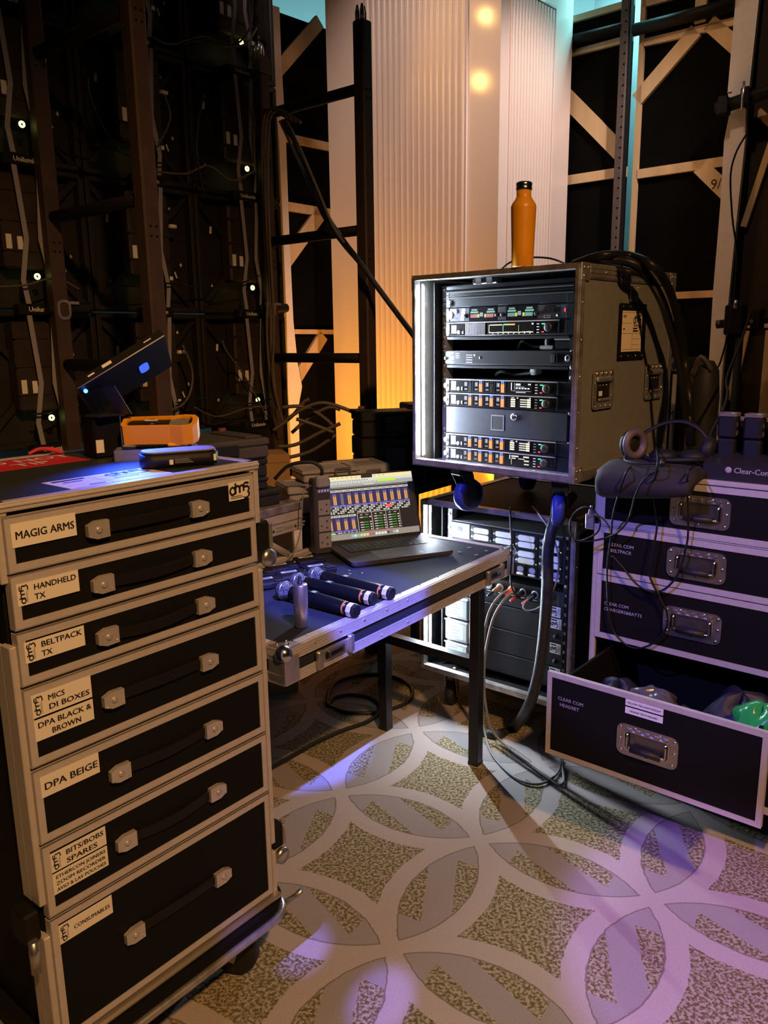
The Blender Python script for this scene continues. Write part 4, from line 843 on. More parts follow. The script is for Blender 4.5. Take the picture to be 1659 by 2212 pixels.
for (p, q, n, nm) in (((0, 0, 0), (TL, 0, 0), -Y, 'front'), ((TL, 0, 0), (TL, TD, 0), X, 'r'), ((0, TD, 0), (TL, TD, 0), Y, 'b'), ((0, 0, 0), (0, TD, 0), -X, 'l')):
    m = MB(); ext_rail(m, p, q, n, TZ - 0.031, TZ + 0.001, FRAMEM); ext_rail(m, p, q, n, TZ - 0.087, TZ - 0.060, FRAMEM); m.build('edge_extrusion', tab)
m = MB(); wd = 0.026
for k in range(4): m.box(0.055, TL - 0.03, 0.0025 + k * 0.0062, 0.0070 + k * 0.0062, TZ - 0.002, TZ + 0.0012, FRAMEM)
m.box(TL - wd, TL, 0.03, TD, TZ - 0.002, TZ + 0.0012, FRAMEM); m.box(0, TL, TD - wd, TD, TZ - 0.002, TZ + 0.0012, FRAMEM); m.box(0, wd, 0.05, TD, TZ - 0.002, TZ + 0.0012, FRAMEM)
m.build('top_edging', tab)
m = MB()
for k in range(11): m.ball((0.1 + k * 0.095, -0.0035, TZ - 0.012), 0.003, CHROME, 8); m.ball((0.1 + k * 0.095, 0.022, TZ + 0.002), 0.0028, CHROME, 8)
for k in range(8): m.ball((0.12 + k * 0.12, -0.0035, TZ - 0.075), 0.003, CHROME, 8)
for x, y in ((0.58, 0.288), (0.552, 0.262), (0.58, 0.238), (0.949, 0.118), (1.016, 0.123), (0.949, 0.056), (1.012, 0.055)): m.lathe([(0.001, 0.0015), (0.006, 0.0012), (0.0075, 0)], (x, y, TZ), CHROME, 14)
m.build('rivets', tab)
for x, s in ((0, 1), (TL, -1)):
    m = MB(); c = (x + 0.006 * s, 0.008, TZ - 0.012)
    m.ball(c, 0.021, CHROME, 18); m.box(min(x - 0.003 * s, x + 0.045 * s), max(x - 0.003 * s, x + 0.045 * s), -0.0045, -0.001, TZ - 0.086, TZ - 0.02, ALU, 0.003); m.box(min(x - 0.003 * s, x - 0.001 * s), max(x - 0.003 * s, x - 0.001 * s), 0.0, 0.05, TZ - 0.086, TZ - 0.02, ALU)
    m.prism([(0, 0), (0.055 * s, 0), (0.045 * s, 0.03), (0.02 * s, 0.045), (0, 0.055)][::s], (x, -0.003, TZ + 0.0008), X, Y, 0.0015, ALU)
    for a, b in ((0.03, 0.012), (0.012, 0.034), (0.035, 0.028)): m.ball((x + a * s, b, TZ + 0.003), 0.004, CHROME, 8)
    m.build('ball_corner', tab)
for xa, xb in ((0.10, 0.235), (0.905, 1.01)):
    m = MB(); c = (xa + xb) / 2
    m.box(xa, xb, -0.008, -0.003, TZ - 0.070, TZ - 0.038, ALUD, 0.002); m.box(xa + 0.03, xb - 0.04, -0.012, -0.008, TZ - 0.064, TZ - 0.046, TUBE, 0.002); m.ring(rr(0.06, 0.02, 0.004), rr(0.045, 0.010, 0.003), (c, -0.011, TZ - 0.054), X, Z, 0.003, CHROME)
    m.box(xa, xa + 0.018, -0.016, -0.003, TZ - 0.082, TZ - 0.035, ALUD, 0.003); m.box(xb - 0.018, xb, -0.016, -0.003, TZ - 0.076, TZ - 0.03, ALUD, 0.003)
    m.build('butterfly_latch', tab)
LEGM = mat('black square tube', (0.014, 0.014, 0.016), 0.4, 0.2)
for x, y in ((0.882, 0.012), (0.905, 0.40), (-0.02, 0.12), (0.0, 0.42)):
    m = MB(); m.box(x - 0.018, x + 0.018, y - 0.018, y + 0.018, 0.003, TZ - 0.088, LEGM, 0.002); o = m.build('leg', tab)
    m = MB(); m.box(x - 0.019, x + 0.019, y - 0.019, y + 0.019, 0.0, 0.012, RUB, 0.002); m.build('foot_cap', o)
for x0, y0, x1, y1, z in ((0.884, 0.03, 0.903, 0.385, 0.355), (-0.018, 0.138, -0.002, 0.402, 0.355)):
    a = V((x0, y0, z)); b = V((x1, y1, z)); s = V((0.016, 0, 0)); u = Z * 0.016
    MB().add([a - s - u, a + s - u, a + s + u, a - s + u, b - s - u, b + s - u, b + s + u, b - s + u], [(0, 1, 2, 3), (7, 6, 5, 4), (0, 4, 5, 1), (1, 5, 6, 2), (2, 6, 7, 3), (3, 7, 4, 0)], LEGM).build('stretcher', tab)

# rear shelf with printed aluminium profile
sh = thing('raised_shelf', 'raised rear shelf with printed aluminium profile and angled struts behind the table', 'shelf', F_TAB[0], F_TAB[1])
m = MB(); m.box(-0.05, 0.66, 0.555, 0.86, 0.845, 0.868, TOPB); m.build('deck', sh)
m = MB(); m.box(-0.05, 0.66, 0.545, 0.56, 0.775, 0.842, FRAMEM, 0.003); m.box(-0.05, 0.66, 0.54, 0.60, 0.842, 0.870, mat('worn shelf edge', (0.24, 0.22, 0.26), 0.5, 0.3, noise=0.5, nscale=30), 0.004); m.box(-0.05, 0.66, 0.5435, 0.546, 0.812, 0.816, ALUD)
for x in (0.40, 0.46): m.cyl((x, 0.546, 0.826), (x, 0.5435, 0.826), 0.007, INK, seg=14)
GP = mat('grey print on aluminium', (0.28, 0.28, 0.30), 0.5)
for k, x in enumerate((0.385, 0.50, 0.60)): m.box(x - 0.03, x + 0.012, 0.544, 0.5448, 0.788, 0.798, GP); m.prism([(0, 0), (0.012, 0), (0.006, 0.011)], (x + 0.018, 0.5445, 0.788), X, Z, 0.0006, INK); m.box(x + 0.035, x + 0.065, 0.544, 0.5448, 0.786, 0.792, GP); m.box(x + 0.035, x + 0.07, 0.544, 0.5448, 0.797, 0.802, GP)
m.build('front_profile', sh)
for xa, xb in ((0.47, 0.585), (0.0, 0.1)): MB().tube([(xa, 0.552, 0.78), (xb, 0.545, 0.705)], 0.010, FRAMEM, 10).build('strut', sh)
MB().box(-0.05, 0.75, 0.545, 0.565, 0.600, 0.700, FRAMEM, 0.003).build('rear_profile', sh)
for x in (-0.03, 0.25): MB().box(x, x + 0.03, 0.82, 0.85, 0, 0.845, LEGM).build('leg', sh)
for x in (-0.03, 0.25): MB().box(x, x + 0.03, 0.57, 0.60, 0, 0.845, LEGM).build('leg', sh)

# ================================================================ things on the table
lap = thing('laptop', 'open space grey laptop showing rows of orange level meters', 'laptop', world(F_TAB, 0.602, 0.290, TZ), F_TAB[1] - 30)
LW, LD, LH = 0.352, 0.245, 0.233
LAPM = mat('dark grey anodised', (0.055, 0.05, 0.055), 0.6, 0.0, spec=0.25)
m = MB(); pts = [(x + LW / 2, y + LD / 2) for x, y in rr(LW, LD, 0.012, 5)]
m.prism([(LW / 2 + (x - LW / 2) * 0.985, LD / 2 + (y - LD / 2) * 0.985) for x, y in pts], (0, 0, 0.003), X, Y, 0.004, LAPM); m.prism(pts, (0, 0, 0.007), X, Y, 0.010, LAPM)
for x, y in ((0.03, 0.03), (LW - 0.03, 0.03), (0.03, LD - 0.03), (LW - 0.03, LD - 0.03)): m.lathe([(0.001, 0), (0.007, 0), (0.007, 0.004)], (x, y, 0), RUB, 10)
m.box(LW / 2 - 0.035, LW / 2 + 0.035, -0.0006, 0.004, 0.0135, 0.0172, BLKS)
base = m.build('base', lap)
m = MB(); m.box(0.034, LW - 0.034, 0.118, 0.228, 0.0168, 0.0174, BLKM)
KEYM = mat('black key', (0.018, 0.018, 0.02), 0.4)
for r_ in range(6):
    y0 = 0.120 + r_ * 0.018; nk = 14 if r_ else 9; x = 0.037
    for k in range(nk):
        wk = (LW - 0.076) / nk if r_ else ((LW - 0.076) * (0.36 if k == 4 else 0.08))
        m.box(x + 0.001, x + wk - 0.0012, y0 + 0.001, y0 + 0.0165, 0.0174, 0.0186, KEYM, 0.0006); x += wk
m.build('keyboard', base)
m = MB(); m.prism([(x + LW / 2, y + 0.061) for x, y in rr(0.155, 0.094, 0.005)], (0, 0, 0.0171), X, Y, 0.0003, mat('trackpad', (0.11, 0.10, 0.105), 0.3, 0.5)); m.build('trackpad', base)
# screen lid: local frame sx along width, up tilted back
TILT = R(19)
LT = Matrix.Translation((0, LD - 0.004, 0.016)) @ Matrix.Rotation(-TILT, 4, 'X')
m = MB(tf=LT); q = rr(LW, LH, 0.011, 5); m.prism([(x + LW / 2, y + LH / 2) for x, y in q], (0, 0.006, 0), X, Z, 0.005, LAPM); m.prism([(x + LW / 2, y + LH / 2) for x, y in rr(LW - 0.002, LH - 0.002, 0.010, 5)], (0, 0.001, 0), X, Z, 0.001, BLKS)
m.tube([(0.02, 0.004, -0.004), (LW - 0.02, 0.004, -0.004)], 0.005, BLKM, 8)
lid = m.build('screen_lid', lap)
m = MB(tf=LT)
G = lambda n, c, s=1.0: glow('ui ' + n, c, s)
UIK = G('black', (0.004, 0.004, 0.005)); UIG = G('grey', (0.16, 0.16, 0.16)); UIL = G('light', (0.72, 0.72, 0.66), 1.0); UIY = G('cream', (0.95, 0.80, 0.42), 1.0); UIO = G('orange', (1.0, 0.48, 0.10), 0.95); UIB = G('indigo', (0.20, 0.18, 0.65), 0.9); UIN = G('navy', (0.02, 0.02, 0.10), 1.0)
UIGR = G('green', (0.05, 0.5, 0.10), 0.8); UILI = G('lime', (0.55, 0.9, 0.05), 1.0); UIR = G('red', (0.95, 0.12, 0.10), 1.0); UIC = G('sky', (0.2, 0.55, 0.9), 1.0); UID = G('desk', (0.30, 0.27, 0.22), 1.0); UIM = G('mid', (0.42, 0.42, 0.40), 1.0)
SX, SZ, SWd, SHt = 0.006, 0.012, LW - 0.012, LH - 0.018
lay = [0]
def ui(x0, x1, y0, y1, mt, l=1): m.box(SX + x0 * SWd, SX + x1 * SWd, -0.00015 * l, 0.001, SZ + (1 - y1) * SHt, SZ + (1 - y0) * SHt, mt)   # y down from the top
ui(0, 1, 0, 1, UIK, 1); ui(0, 1, 0, 0.055, UIY, 2); ui(0.44, 0.56, -0.01, 0.048, UIK, 4); ui(0, 1, 0.055, 0.10, UIL, 2); ui(0, 1, 0.10, 0.165, UIM, 2); ui(0.02, 0.94, 0.165, 0.19, UIG, 2)
for k in range(14): ui(0.02 + k * 0.042, 0.05 + k * 0.042, 0.108, 0.122, UIL, 3); ui(0.03 + k * 0.05, 0.045 + k * 0.05, 0.018, 0.03, UID, 3)
for k in range(18): ui(0.05 + k * 0.026, 0.065 + k * 0.026, 0.072, 0.085, UIG, 3)
ui(0.61, 0.81, 0.085, 0.125, UILI, 4); ui(0.46, 0.57, 0.14, 0.155, UIL, 3); ui(0, 0.10, 0.20, 0.235, UIC, 4)
def strip(x, y, w, on):
    ui(x, x + w * 0.94, y - 0.045, y - 0.012, UIL, 2); ui(x + 0.1 * w, x + 0.8 * w, y - 0.037, y - 0.022, UIG, 3)
    ui(x, x + w * 0.94, y - 0.008, y + 0.20, UIN, 2)
    if on:
        for q in range(2):
            for j in range(9): ui(x + w * (0.30 + 0.24 * q), x + w * (0.48 + 0.24 * q), y + 0.052 + j * 0.0155, y + 0.064 + j * 0.0155, UIO, 4)
            for j in range(2): ui(x + w * (0.30 + 0.24 * q), x + w * (0.48 + 0.24 * q), y + 0.018 + j * 0.016, y + 0.030 + j * 0.016, UIB, 4)
    else:
        for q in range(2):
            for j in range(12): ui(x + w * (0.36 + 0.2 * q), x + w * (0.46 + 0.2 * q), y + 0.02 + j * 0.0152, y + 0.028 + j * 0.0152, UIM, 4)
    ui(x, x + w * 0.94, y + 0.20, y + 0.222, UIB, 4)
    for rr_ in range(4):
        yy = y + 0.228 + rr_ * 0.028
        for cc in range(3):
            if (rr_ + cc + int(x * 40)) % 4 != 3: ui(x + w * (0.02 + 0.31 * cc), x + w * (0.28 + 0.31 * cc), yy, yy + 0.019, UIL if (rr_ + cc) % 2 else UIM, 3)
w_ = 0.0775
for k in range(12): strip(0.012 + k * w_, 0.255, w_, k not in (0, 2))
ui(0.665, 0.735, 0.50, 0.545, UIR, 5)
for k in range(4): strip(0.012 + k * w_ * 1.04, 0.655, w_, True)
for k in range(3):
    x = 0.345 + k * 0.155
    ui(x - 0.004, x, 0.60, 0.965 - 0.05, UIL, 3); ui(x, x + 0.15, 0.595, 0.605, UIM, 3)
    ui(x + 0.03, x + 0.05, 0.63, 0.642, UIL, 3); ui(x + 0.085, x + 0.115, 0.63, 0.642, UIM, 3)
    for j in range(6):
        y = 0.67 + j * 0.04
        if k == 0 and j == 1: continue
        ui(x + 0.02, x + 0.055, y, y + 0.012, UIL, 3); ui(x + 0.058, x + 0.11, y, y + 0.011, UIGR, 3); ui(x + 0.125, x + 0.142, y - 0.003, y + 0.014, UIL, 3)
ui(0.345 + 0.46, 0.345 + 0.463, 0.60, 0.91, UIM, 3)
ui(0, 1, 0.905, 1.0, UID, 4); ui(0, 0.72, 0.895, 0.915, UIG, 5); ui(0, 0.09, 0.885, 0.905, UILI, 6); ui(0.37, 0.78, 0.90, 0.908, UIR, 6)
DK = [(0.25, 0.65, 0.8), (0.85, 0.9, 0.95), (0.15, 0.8, 0.3), (0.8, 0.8, 0.4), (0.8, 0.9, 0.4), (0.9, 0.75, 0.3), (0.7, 0.1, 0.1), (0.2, 0.2, 0.2), (0.9, 0.9, 0.9), (0.9, 0.9, 0.9), (0.9, 0.9, 0.9), (0.9, 0.9, 0.9), (0.05, 0.05, 0.05), (0.2, 0.2, 0.2), (0.3, 0.6, 0.8), (0.85, 0.85, 0.85)]
for k, c in enumerate(DK): ui(0.25 + k * 0.0325, 0.275 + k * 0.0325, 0.935, 0.972, glow('dock %d' % k, c, 0.9), 5)
m.build('display', lid)

m = MB(); m.box(-0.030, 0.030, -0.022, 0.022, 0, 0.25, mat('grey blue plastic', (0.05, 0.05, 0.07), 0.45), 0.005)
ps = thing('power_strip', 'upright four gang power strip standing behind the laptop with its plug on top', 'power strip', world(F_TAB, 0.688, 0.492, TZ), F_TAB[1] - 26)
m.build('housing', ps)
SKT = mat('socket grey', (0.30, 0.30, 0.36), 0.5)
for k in range(3):
    m = MB(); z = 0.045 + k * 0.055; m.box(-0.016, 0.027, -0.0245, -0.022, z - 0.024, z + 0.026, SKT, 0.002)
    m.box(-0.009, -0.004, -0.0252, -0.0245, z - 0.006, z - 0.002, INK)
    for dz in (-0.014, 0.008): m.box(0.010, 0.015, -0.0252, -0.0245, z + dz, z + dz + 0.005, INK)
    m.build('socket', ps)
m = MB(); m.box(-0.018, 0.027, -0.0236, -0.022, 0.205, 0.218, mat('blue sticker', (0.10, 0.14, 0.75), 0.5))  # label with a blue base colour
for k in range(4): m.box(-0.014 + k * 0.01, -0.008 + k * 0.01, -0.0242, -0.0236, 0.208, 0.215, WHITEP)
m.build('sticker', ps)
m = MB(); m.box(-0.022, 0.022, -0.035, -0.010, 0.222, 0.262, SKT, 0.006); m.tube([(0, -0.02, 0.26), (0, -0.02, 0.285), (-0.03, -0.005, 0.305), (-0.09, 0.03, 0.295), (-0.13, 0.06, 0.25)], 0.006, RUB, 8, smoothn=5); m.build('plug', ps)

MESHB = mat('steel ball grille', (0.42, 0.44, 0.50), 0.38, 0.8)
_nt = MESHB.node_tree; _tc = _nt.nodes.new('ShaderNodeTexCoord'); _v = _nt.nodes.new('ShaderNodeTexVoronoi'); _v.inputs['Scale'].default_value = 420
_nt.links.new(_tc.outputs['Object'], _v.inputs['Vector']); _b = _nt.nodes.new('ShaderNodeBump'); _b.inputs['Strength'].default_value = 1.0; _b.inputs['Distance'].default_value = 0.003; _b.invert = True
_nt.links.new(_v.outputs['Distance'], _b.inputs['Height']); _nt.links.new(_b.outputs[0], _nt.nodes['Principled BSDF'].inputs['Normal'])
_cr = _nt.nodes.new('ShaderNodeValToRGB'); _cr.color_ramp.elements[0].color = (0.5, 0.52, 0.58, 1); _cr.color_ramp.elements[1].color = (0.05, 0.05, 0.06, 1); _cr.color_ramp.elements[0].position = 0.3; _cr.color_ramp.elements[1].position = 0.65
_nt.links.new(_v.outputs['Distance'], _cr.inputs[0]); _nt.links.new(_cr.outputs[0], _nt.nodes['Principled BSDF'].inputs['Base Color'])
def mic(label, a, b):
    pa = world(F_TAB, a[0], a[1], TZ + 0.0245); pb = world(F_TAB, b[0], b[1], TZ + 0.0185)
    d = pb - pa; t = thing('handheld_microphone', label, 'microphone', pa, math.degrees(math.atan2(d.y, d.x)), 'handheld radio microphones')
    t.rotation_euler = (0, math.atan2(pa.z - pb.z, d.xy.length) , math.atan2(d.y, d.x))
    L_ = d.length; HB = mat('black mic body', (0.012, 0.013, 0.016), 0.28, 0.4)
    m = MB(); prof = [(0.001, -0.026)] + [(0.0255 * math.cos(q), 0.0 + 0.0255 * math.sin(q)) for q in [R(-80 + 10 * k) for k in range(13)]] + [(0.020, 0.028), (0.0165, 0.036)]
    m.lathe(prof, (0.0, 0, 0), MESHB, 24, (1, 0, 0)); m.lathe([(0.0258, -0.003), (0.0268, 0.0), (0.0258, 0.003)], (0.002, 0, 0), STEEL, 24, (1, 0, 0)); m.build('grille', t)
    m = MB(); m.lathe([(0.001, 0.03), (0.0195, 0.032), (0.0195, 0.05), (0.0205, 0.052), (0.0195, 0.10), (0.0188, L_ - 0.045), (0.0175, L_ - 0.042), (0.0175, L_ - 0.03), (0.001, L_ - 0.03)], (0, 0, 0), HB, 24, (1, 0, 0)); m.build('body', t)
    m = MB(); m.lathe([(0.001, L_ - 0.032), (0.0178, L_ - 0.031), (0.0185, L_ - 0.026), (0.0185, L_ - 0.004), (0.0165, L_), (0.001, L_)], (0, 0, 0), BLKM, 8, (1, 0, 0), False); m.build('tail_cap', t)
    m = MB(); m.lathe([(0.0186, L_ - 0.024), (0.0192, L_ - 0.023), (0.0192, L_ - 0.010), (0.0186, L_ - 0.009)], (0, 0, 0), WHITEP, 8, (1, 0, 0), False); m.build('number_band', t)
    m = MB(); m.lathe([(0.0180, L_ - 0.040), (0.0183, L_ - 0.039), (0.0183, L_ - 0.036), (0.0180, L_ - 0.035)], (0, 0, 0), mat('orange band', (0.8, 0.25, 0.05), 0.5), 16, (1, 0, 0)); m.build('colour_ring', t)
    m = MB(); m.box(0.098, 0.122, -0.009, 0.009, 0.0185, 0.0205, BLKS, 0.001); m.box(0.104, 0.117, -0.006, 0.006, 0.0204, 0.0209, glow('mic display', (0.5, 0.75, 1.0), 0.6)); m.build('display', t)
mic('handheld radio microphone nearest the silver cylinder and table front', (0.268, 0.255), (0.2605, -0.002))
mic('handheld radio microphone lying in the middle of the three', (0.348, 0.280), (0.362, 0.020))
mic('handheld radio microphone farthest back of the three, nearest the laptop', (0.420, 0.278), (0.425, 0.008))

t = thing('silver_cylinder', 'small brushed silver cylinder with short black aerial standing on the table', 'cylinder', world(F_TAB, 0.139, 0.075, TZ))
BRUSH = mat('brushed nickel', (0.62, 0.56, 0.56), 0.32, 0.9, noise=0.06, nscale=30, stretch=(1, 1, 0.05))
m = MB(); m.lathe([(0.001, 0), (0.0165, 0), (0.0178, 0.002), (0.0178, 0.106), (0.0165, 0.108), (0.001, 0.108)], (0, 0, 0), BRUSH, 36); m.build('body', t)
m = MB(); m.lathe([(0.006, 0.108), (0.006, 0.112), (0.0045, 0.113), (0.0045, 0.126), (0.003, 0.130), (0.001, 0.130)], (0, 0, 0), RUB, 14); m.build('aerial', t)

def pack(label, x, y, a):
    t = thing('transmitter_pack', label, 'transmitter pack', world(F_TAB, x, y, TZ), F_TAB[1] + a, 'bodypack transmitters')
    m = MB(); m.box(-0.045, 0.045, -0.033, 0.033, 0, 0.020, BLKM, 0.004); m.build('body', t)
    m = MB(); m.box(0.010, 0.042, -0.0335, -0.02, 0.020, 0.024, BLKS, 0.002); m.box(-0.046, 0.0, -0.036, -0.033, 0.004, 0.016, BLKS, 0.001); m.build('belt_clip', t)
    m = MB(); m.box(-0.030, 0.018, 0.008, 0.022, 0.0200, 0.0206, WHITEP); m.box(-0.018, 0.012, 0.012, 0.018, 0.0206, 0.0208, INK); m.build('label_strip', t)
    m = MB(); m.cyl((-0.045, 0.0, 0.012), (-0.052, 0.0, 0.012), 0.004, STEEL, seg=10); m.build('aerial_socket', t)
AA = -26
for lab, x, y in (('black bodypack transmitter closest to the power strip', 0.565, 0.435), ('black bodypack transmitter beside the farthest microphone head', 0.510, 0.345), ('black bodypack transmitter between power strip and left case, second row back', 0.455, 0.445),
                  ('black bodypack transmitter directly behind the aerial of the silver cylinder', 0.415, 0.365), ('black bodypack transmitter half hidden by the left case corner', 0.365, 0.455), ('black bodypack transmitter against the left case beside the nearest microphone head', 0.325, 0.375)):
    pack(lab, x, y, AA)

# ================================================================ stacks behind the table
GREYC = mat('dust grey moulded plastic', (0.075, 0.068, 0.075), 0.6, noise=0.15, nscale=12)
def moulded(name, label, loc, rz, w, d, h, mt, group, top=False):
    t = thing(name, label, 'moulded case', loc, rz, group)
    m = MB(); m.box(-w / 2, w / 2, -d / 2, d / 2, 0, h * 0.62, mt, 0.006); m.build('base', t)
    m = MB(); m.box(-w / 2 - 0.003, w / 2 + 0.003, -d / 2 - 0.003, d / 2 + 0.003, h * 0.62, h, mt, 0.006)
    if top:
        for x in (-0.12, 0.12): m.box(x - 0.03, x + 0.03, -d / 2 + 0.02, d / 2 - 0.02, h, h + 0.006, mt, 0.002)
    m.build('lid', t)
    m = MB(); m.box(-0.045, 0.045, -d / 2 - 0.012, -d / 2, h * 0.25, h * 0.8, mat('dark recess', (0.012, 0.012, 0.02), 0.5), 0.003); m.build('latch', t)
    if top:
        for x in (-w / 2 + 0.03, w / 2 - 0.03):
            MB().lathe([(0.001, 0.016), (0.013, 0.016), (0.014, 0)], (x, d / 2 - 0.04, h), mat('dull red knob', (0.16, 0.05, 0.05), 0.6), 14).build('corner_knob', t)
    return t
sx, sy = 0.415, 0.72
zb = 0.868
DARKB = mat('navy black plastic', (0.020, 0.020, 0.028), 0.5)
moulded('moulded_case', 'wider black moulded case at the bottom of the stack right of left case', world(F_TAB, sx + 0.02, sy, zb), F_TAB[1] - 10, 0.34, 0.26, 0.055, DARKB, 'stacked cases on raised shelf')
moulded('moulded_case', 'thin black moulded case second from bottom of the stack on raised shelf', world(F_TAB, sx, sy, zb + 0.056), F_TAB[1] - 10, 0.30, 0.24, 0.040, DARKB, 'stacked cases on raised shelf')
moulded('moulded_case', 'blue lit dark moulded case under the grey topped one on raised shelf', world(F_TAB, sx, sy, zb + 0.097), F_TAB[1] - 10, 0.30, 0.24, 0.060, DARKB, 'stacked cases on raised shelf')
moulded('moulded_case', 'dusty grey moulded case with dull red knobs topping the stack right of multimeter', world(F_TAB, sx - 0.01, sy, zb + 0.158), F_TAB[1] - 10, 0.32, 0.26, 0.062, GREYC, 'stacked cases on raised shelf', True)
# bench carrying boxes, farther back
bn = thing('bench', 'low black bench behind the laptop carrying organizer boxes and black cases', 'bench', world(F_TAB, 0, 0, 0), F_TAB[1])
m = MB(); m.box(0.70, 1.72, 0.56, 0.83, 0.775, 0.80, BLKP, 0.003); m.build('top', bn)
for x, y in ((1.16, 0.60), (1.40, 0.79), (1.66, 0.57), (1.66, 0.79)):
    MB().box(x, x + 0.03, y, y + 0.03, 0, 0.775, LEGM).build('leg', bn)
CLP = mat('frosted plastic', (0.55, 0.53, 0.60), 0.4, noise=0.05)
CLP.node_tree.nodes['Principled BSDF'].inputs['Transmission Weight'].default_value = 0.35
def organizer(label, x, y, z, a, w, d, h):
    t = thing('organizer_box', label, 'organizer box', world(F_TAB, x, y, z), F_TAB[1] + a, 'frosted organizer boxes')
    m = MB(); m.box(-w / 2, w / 2, -d / 2, d / 2, 0, h * 0.75, CLP, 0.006); m.build('base', t)
    m = MB(); m.box(-w / 2 - 0.008, w / 2 + 0.008, -d / 2 - 0.008, d / 2 + 0.008, h * 0.75, h, CLP, 0.004); m.ring(rr(w + 0.012, d + 0.012, 0.01), rr(w - 0.03, d - 0.03, 0.008), (0, 0, h), X, Y, 0.004, CLP); m.build('lid', t)
    m = MB(); m.ring(rr(0.06, 0.035, 0.006), rr(0.046, 0.02, 0.004), (w * 0.2, -d / 2 - 0.010, h * 0.75), X, Z, 0.004, mat('grey clip', (0.12, 0.12, 0.13), 0.5)); m.build('clip', t)
organizer('large frosted organizer box partly hidden by power strip and laptop', 0.84, 0.655, 0.801, -30, 0.22, 0.15, 0.092)
organizer('upper front frosted organizer box directly above the laptop screen', 0.91, 0.665, 0.897, -30, 0.20, 0.15, 0.040)
organizer('rear frosted organizer box nearest the upper rack', 1.115, 0.69, 0.801, -30, 0.20, 0.16, 0.120)
CARD = mat('brown cardboard', (0.34, 0.20, 0.08), 0.8, noise=0.08)
t = thing('cardboard_box', 'brown cardboard box behind the stack of dark moulded cases', 'cardboard box', world(F_TAB, 0.90, 0.99, 0.0), F_TAB[1] - 35)
m = MB(); m.box(-0.15, 0.11, -0.06, 0.10, 0.60, 0.93, CARD, 0.002); m.build('body', t)
m = MB(); m.box(-0.151, 0.111, -0.061, 0.101, 0.93, 0.962, CARD, 0.002); m.build('lid_flap', t)
m = MB(); m.box(-0.15, 0.11, -0.06, 0.10, 0.0, 0.60, CARD, 0.002); m.build('lower_body', t)
for lab, x, y, z, w, h, d, tp in (('large black case at the bottom behind the organizer boxes', 1.37, 0.715, 0.801, 0.27, 0.20, 0.15, False), ('black case topping the pile in front of the fluted pillar', 1.37, 0.715, 1.003, 0.27, 0.10, 0.15, True), ('black case half hidden behind the left side of the upper rack', 1.63, 0.70, 0.801, 0.20, 0.315, 0.16, False)):
    moulded('moulded_case', lab, world(F_TAB, x, y, z), F_TAB[1] - 36, w, d, h, BLKM, 'black cases by the pillar', tp)

# ================================================================ racks
def rack_shell(t, W_, D_, z0, z1, hexm, label):
    e = 0.010
    m = MB(); m.box(0.006, W_ - 0.006, 0.01, D_ - 0.006, z1 - e, z1 - 0.002, hexm); m.box(0.006, W_ - 0.006, 0.01, D_ - 0.006, z0 + 0.002, z0 + e, hexm)
    m.box(0.003, e, 0.01, D_ - 0.006, z0 + 0.002, z1 - 0.002, hexm); m.box(W_ - e, W_ - 0.003, 0.01, D_ - 0.006, z0 + 0.002, z1 - 0.002, hexm); m.box(e, W_ - e, D_ - 0.016, D_ - 0.006, z0 + e, z1 - e, hexm); m.build('shell', t)
    m = MB(); fw = 0.014
    P = [(0, z0), (W_, z0), (W_, z1), (0, z1)]; Q = [(fw, z0 + fw * 1.5), (W_ - fw, z0 + fw * 1.5), (W_ - fw, z1 - fw), (fw, z1 - fw)]
    m.ring(P, Q, (0, 0.022, 0), X, Z, 0.022, ALUD); P2 = [(x + (0.004 if x < W_ / 2 else -0.004), z + (0.004 if z < (z0 + z1) / 2 else -0.004)) for x, z in P]; m.ring(P2, Q, (0, -0.001, 0), X, Z, 0.003, ALUD); m.build('front_frame', t)
    m = MB()
    for x, s in ((0, 1), (W_, -1)):
        a, b = sorted((x - 0.001 * s, x + 0.003 * s))
        m.box(a, b, 0.0, 0.026, z0, z1, ALUD, 0.001); m.box(a, b, D_ - 0.028, D_, z0, z1, ALUD, 0.001)
        m.box(a, b, 0, D_, z1 - 0.040, z1 + 0.001, ALUD, 0.001); m.box(a, b, 0, D_, z0, z0 + 0.030, ALUD, 0.001)
        for k in range(3): m.box(*sorted((x - 0.0025 * s, x)), 0.05, D_ - 0.03, z1 - 0.036 + k * 0.012, z1 - 0.028 + k * 0.012, ALUD)
        m.box(*sorted((x, x + 0.028 * s)), 0, D_, z1 - 0.001, z1 + 0.0015, ALUD, 0.001)
    m.box(0, W_, 0, 0.028, z1 - 0.001, z1 + 0.0015, ALUD, 0.001); m.box(0, W_, D_ - 0.028, D_, z1 - 0.001, z1 + 0.0015, ALUD, 0.001); m.box(0, W_, D_ - 0.006, D_, z0, z0 + 0.03, ALUD)
    m.build('edge_extrusions', t)
    for x, s in ((0, 1), (W_, -1)):
        for y in (0.0, D_ - 0.05):
            for z in (z0 - 0.001, z1 - 0.046):
                m = MB(); m.box(*sorted((x - 0.003 * s, x + 0.004 * s)), y - 0.001, y + 0.047, z, z + 0.048, ALUD, 0.002)
                for dz, dy in ((0.012, 0.012), (0.012, 0.034), (0.034, 0.012)): m.ball((x - 0.003 * s, y + dy, z + 0.047 - dz), 0.004, CHROME, 8)
                m.build('corner_brace', t)
    m = MB()
    for k in range(5): m.ball((W_ + 0.002, 0.14 + k * 0.09, z1 - 0.02), 0.0035, CHROME, 8); m.ball((W_ + 0.002, 0.013, z0 + 0.1 + k * 0.1), 0.003, CHROME, 8)
    m.build('rivets', t)
